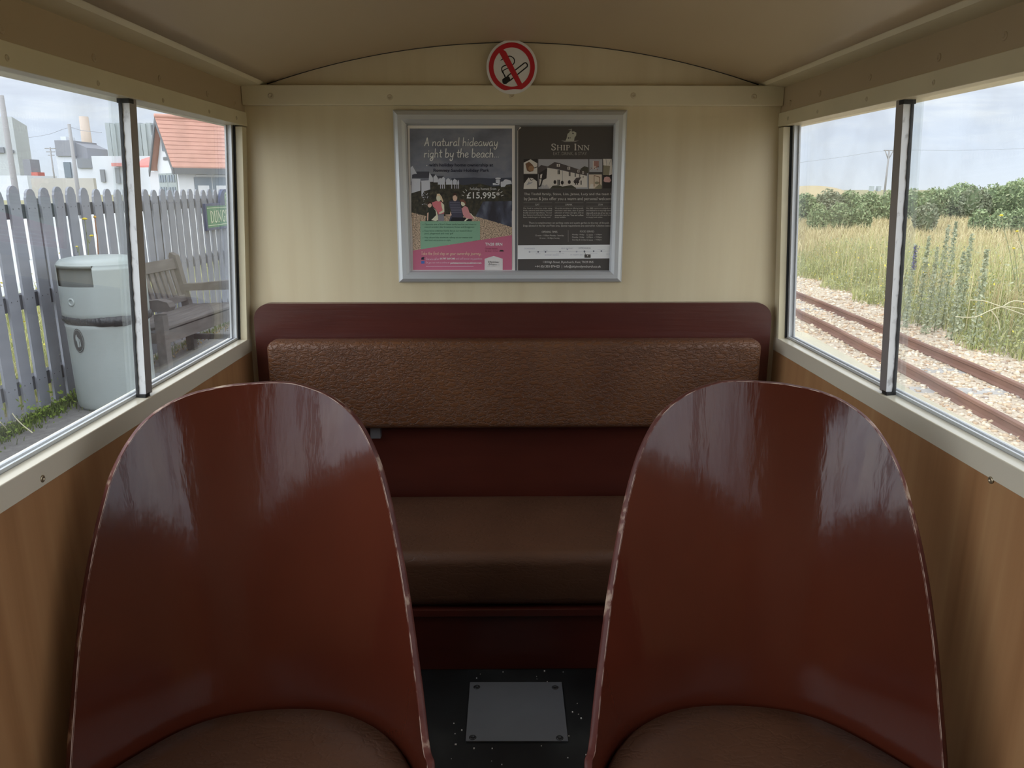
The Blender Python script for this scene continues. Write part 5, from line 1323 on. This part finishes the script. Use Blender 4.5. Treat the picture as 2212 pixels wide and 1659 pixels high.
# seed stalks rising above the grass
n = 1100; Yt = nrg.uniform(4.6, 13, n); Xt = xe(Yt) + .15 + nrg.uniform(0, 2.6, n); v1, f1 = blades(np.stack([Xt, Yt, np.full(n, -.32)], 1), nrg.uniform(.3, .9, n), np.full(n, .006), nrg.uniform(.02, .3, n))
tag(tri_obj('seed_stalks', v1, f1, [STRAW]), 'thin pale seed stalks standing above the weeds', 'grass', kind='stuff')


def spike(u, vt, Y, wid, label, fl=None, group='grey green flower spikes in the weeds'):
    p = at(u, vt, Y); base = Vector((p.x, Y, -.32)); H = p.z - base.z
    root = empty('viper_bugloss', base, label, 'plant', group)
    MB().tube([base, base + Vector((.004, 0, H * .5)), base + Vector((0, 0, H))], [.004, .003, .0015], STEMG, 6).build('stem', root)
    n = 460; t = nrg.uniform(.02, 1, n); R = wid * .8 * (1.15 - t) ** .8 * nrg.uniform(.3, 1, n); a = nrg.uniform(0, 2 * np.pi, n)
    c = np.stack([p.x + R * np.cos(a), Y + R * np.sin(a), base.z + H * t + R * .3], 1); v, f = leaves(c, nrg.uniform(.009, .022, n)); tri_obj('leaves', v, f, [GREYH], None, root)
    if fl is not None:
        n = 120; t = nrg.uniform(.72, 1, n); R = wid * .5 * nrg.uniform(.3, 1, n); a = nrg.uniform(0, 2 * np.pi, n); v, f = leaves(np.stack([p.x + R * np.cos(a), Y - R, base.z + H * t], 1), nrg.uniform(.007, .012, n)); tri_obj('flowers', v, f, [fl], None, root)


spike(1978, 530, 6.8, .05, 'spike with violet flowers just right of the window post', PURP)
for u, v, Y, w_, lab in ((2007, 511, 6.9, .055, 'grey green spike next to the violet flowered one'), (2049, 487, 6.6, .06, 'tall grey green spike, left of the tallest close pair'), (2066, 480, 6.8, .06, 'tallest grey green spike, right of the close pair'), (2100, 506, 6.4, .06, 'grey green spike standing alone right of the tall pair'),
                     (2132, 540, 5.9, .07, 'broad grey green clump under the yellow flowers'), (2025, 535, 6.5, .05, 'short grey green spike between the tall pair and the violet one'), (2082, 545, 6.2, .06, 'short grey green spike below the tall pair'), (1953, 520, 7.4, .05, 'grey green spike touching the window post')):
    spike(u, v, Y, w_, lab)
YQ = 5.0
for P, lab, r in (([(2163, 466), (2170, 500), (2180, 540), (2192, 605)], 'yellow flower on the tallest curved stem at the right', .018), ([(2197, 500), (2203, 520), (2210, 550), (2218, 610)], 'yellow flower nearest the right edge of the photo', .014), ([(2190, 537), (2193, 555), (2197, 590), (2200, 630)], 'lowest of the three yellow flowers at the right', .014)):
    flower('yarrow', lab, 'flower', [at(u, v, YQ) for u, v in P], YEL, r, STEMG, .5, .0018, 'yellow flowers at the right')
tw = MB()
for P in ([(2064, 684), (2105, 685), (2140, 670), (2165, 663), (2212, 668), (2260, 690)], [(2095, 648), (2125, 650), (2150, 658), (2190, 672), (2240, 690)], [(2140, 670), (2155, 690), (2160, 715)], [(2165, 663), (2190, 650), (2225, 655)]):
    tw.tube(smooth_curve([at(u, v, 5.1) for u, v in P], 4), .0035, TWIG, 6)
tag(tw.build('dead_branch'), 'pale bare branch sticking out of the weeds over the gravel', 'branch')


def bush(u, vt, Y, wpx, label, m, group, vb=None):
    p = at(u, vt, Y); H = p.z + .34; Wd = wpx / FPX * Y * 1.03; base = Vector((p.x, Y, -.34))
    root = empty('gorse_bush', base, label, 'bush', group)
    lobes = [(0, 0, .55, .52, .62)] + [(rnd.uniform(-.36, .36), rnd.uniform(-.25, .25), rnd.uniform(.28, .62), rnd.uniform(.24, .36), rnd.uniform(.26, .40)) for _ in range(7)]
    Cs = []; core = MB()
    for lx, ly, lz, rx, rz in lobes:
        rz = min(rz, 1 - lz) if lz + rz > 1 else rz
        n = int(420 + 520 * rx); d = nrg.normal(size=(n, 3)); d /= np.linalg.norm(d, axis=1, keepdims=True); q = nrg.uniform(.78, 1.06, n)[:, None]
        Cs.append(np.array([p.x + lx * Wd, Y + ly * Wd, base.z + lz * H]) + d * q * np.array([rx * Wd, rx * Wd, rz * H]))
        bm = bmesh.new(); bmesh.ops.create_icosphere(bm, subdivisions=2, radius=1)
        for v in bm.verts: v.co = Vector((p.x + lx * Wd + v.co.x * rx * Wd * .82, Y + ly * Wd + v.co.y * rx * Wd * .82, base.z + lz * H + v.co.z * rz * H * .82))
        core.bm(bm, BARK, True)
    Cc = np.concatenate(Cs); Cc = Cc[Cc[:, 2] > base.z]
    v, f = leaves(Cc, nrg.uniform(.035, .085, len(Cc)) * (Y / 28)); tri_obj('foliage', v, f, [m], None, root); core.build('branches', root)


bl = [(1708, 424, 24, 60, 0), (1742, 418, 26, 70, 0), (1790, 409, 27, 80, 1), (1838, 412, 27, 75, 0), (1880, 415, 28, 70, 0), (1925, 412, 26, 70, 0), (1975, 408, 26, 80, 0), (2020, 404, 28, 80, 0),
      (2005, 438, 19, 62, 1), (2065, 401, 28, 85, 0), (2110, 400, 27, 80, 1), (2150, 397, 28, 85, 0), (2195, 390, 27, 90, 0), (2240, 386, 26, 90, 0),
      (2120, 452, 20, 60, 0), (2165, 456, 19, 70, 0), (2205, 450, 19, 70, 0), (2250, 446, 19, 70, 0), (1770, 440, 20, 60, 0), (1815, 437, 21, 62, 0), (1862, 440, 21, 60, 0), (2085, 395, 36, 90, 0), (2215, 384, 34, 90, 0)]
words_ = ['dark green scrub bush at the left edge of the right-hand window', 'green scrub bush second from the left edge of the right-hand window', 'grey green bush rising to the skyline right of the sandy mound', 'green scrub bush right of the highest bush near the mound', 'low green bush left of the far telegraph pole', 'green bush behind the window post',
          'green bush first right of the window post on the skyline', 'green bush second right of the window post on the skyline', 'round grey bush in front of the scrub, close to the window post', 'green bush where the scrub begins to climb to the right', 'grey bush in the middle of the climbing scrub', 'green bush right of the grey one in the climbing scrub',
          'tall green bush near the right edge of the photo', 'tall green bush at the very right edge of the photo', 'small front bush left of the first yellow flower', 'small front bush directly behind the tallest yellow flower', 'small front bush right of the tallest yellow flower', 'small front bush at the very right edge behind the flowers',
          'lower front bush below the grey bush by the mound', 'lower front bush in the middle of the far pane', 'lower front bush left of the window post', 'farther green bush on the crest in the middle of the near pane', 'farther green bush forming the highest crest at the right']
for (u, v, Y, w_, mm), lab in zip(bl, words_): bush(u, v, Y, w_ * .62, lab, (GORSE, GORSE2)[mm], 'scrub bushes beyond the dry grass')
# sandy mound, pole, wires, towers on the skyline
SAND = mat('tan_shingle_bank', (0.36, 0.29, 0.17), 0.95)
bm = bmesh.new(); bmesh.ops.create_uvsphere(bm, u_segments=40, v_segments=20, radius=1); c = at(1752, 408, 130); tp = at(1752, 401, 130)
for v in bm.verts: v.co = Vector((c.x + v.co.x * 5.5, 130 + v.co.y * 9, -.4 + v.co.z * (tp.z + .4)))
mb = MB(); mb.bm(bm, SAND, True); tag(mb.build('shingle_mound'), 'low sandy mound on the skyline at the left of the right-hand window', 'mound')
rt, pt = pole(1921, 326, 85, .10, 'far telegraph pole with a forked top beside the right-hand window post', 0, 'telegraph_pole')
for s in (-1, 1): MB().tube([(pt.x, 85, pt.z - .9), (pt.x + s * .45, 85, pt.z + .05)], .05, POLE, 6).build('fork_arm', rt)
MB().box((pt.x - .6, 84.96, pt.z), (pt.x + .6, 85.04, pt.z + .09), POLE).build('cross_arm', rt)
wire('overhead_wire', [at(1600, 366, 88), at(1720, 352, 87), at(1820, 339, 86), at(1921, 325, 85.05), at(2060, 325, 84), at(2212, 321, 83), at(2300, 319, 82)], .016, 'thin wire running across the sky from the far telegraph pole')
for u, lab in ((1886, 'left one of two tiny grey towers on the far horizon'), (1901, 'right one of two tiny grey towers on the far horizon')):
    block(u - 3, u + 3, 402, 412, 420, HAZE5, 'tower_block', lab, 'tower', 3, group='two towers on the horizon')

# labels of parts that look unlike the rest of their thing
PL = {'worn_edge': 'chipped maroon rim with bare wood showing', 'shell': 'glossy maroon curved back', 'back_cushion': 'creased brown leatherette pad', 'lettering': 'cream slab serif letters', 'bag_rim': 'black bin bag folded over the rim',
      'tidy_man_sticker': 'black oval sticker', 'upper_storey': 'slate grey upper storey', 'roof': None, 'prohibition_bar': 'red ring and slash', 'cigarette_symbol': 'black cigarette drawing', 'pink_footer': 'pink footer with white text',
      'green_text_panel': 'green panel of small text', 'route_strip': 'white strip with a line of stations', 'rubber_gasket': 'black rubber gasket'}
for o in bpy.data.objects:
    q = o.name.split('.')[0]
    if o.parent is not None and PL.get(q): o['label'] = PL[q]
    if o.parent is not None and q == 'seat_cushion': o['label'] = 'smooth brown leatherette cushion'
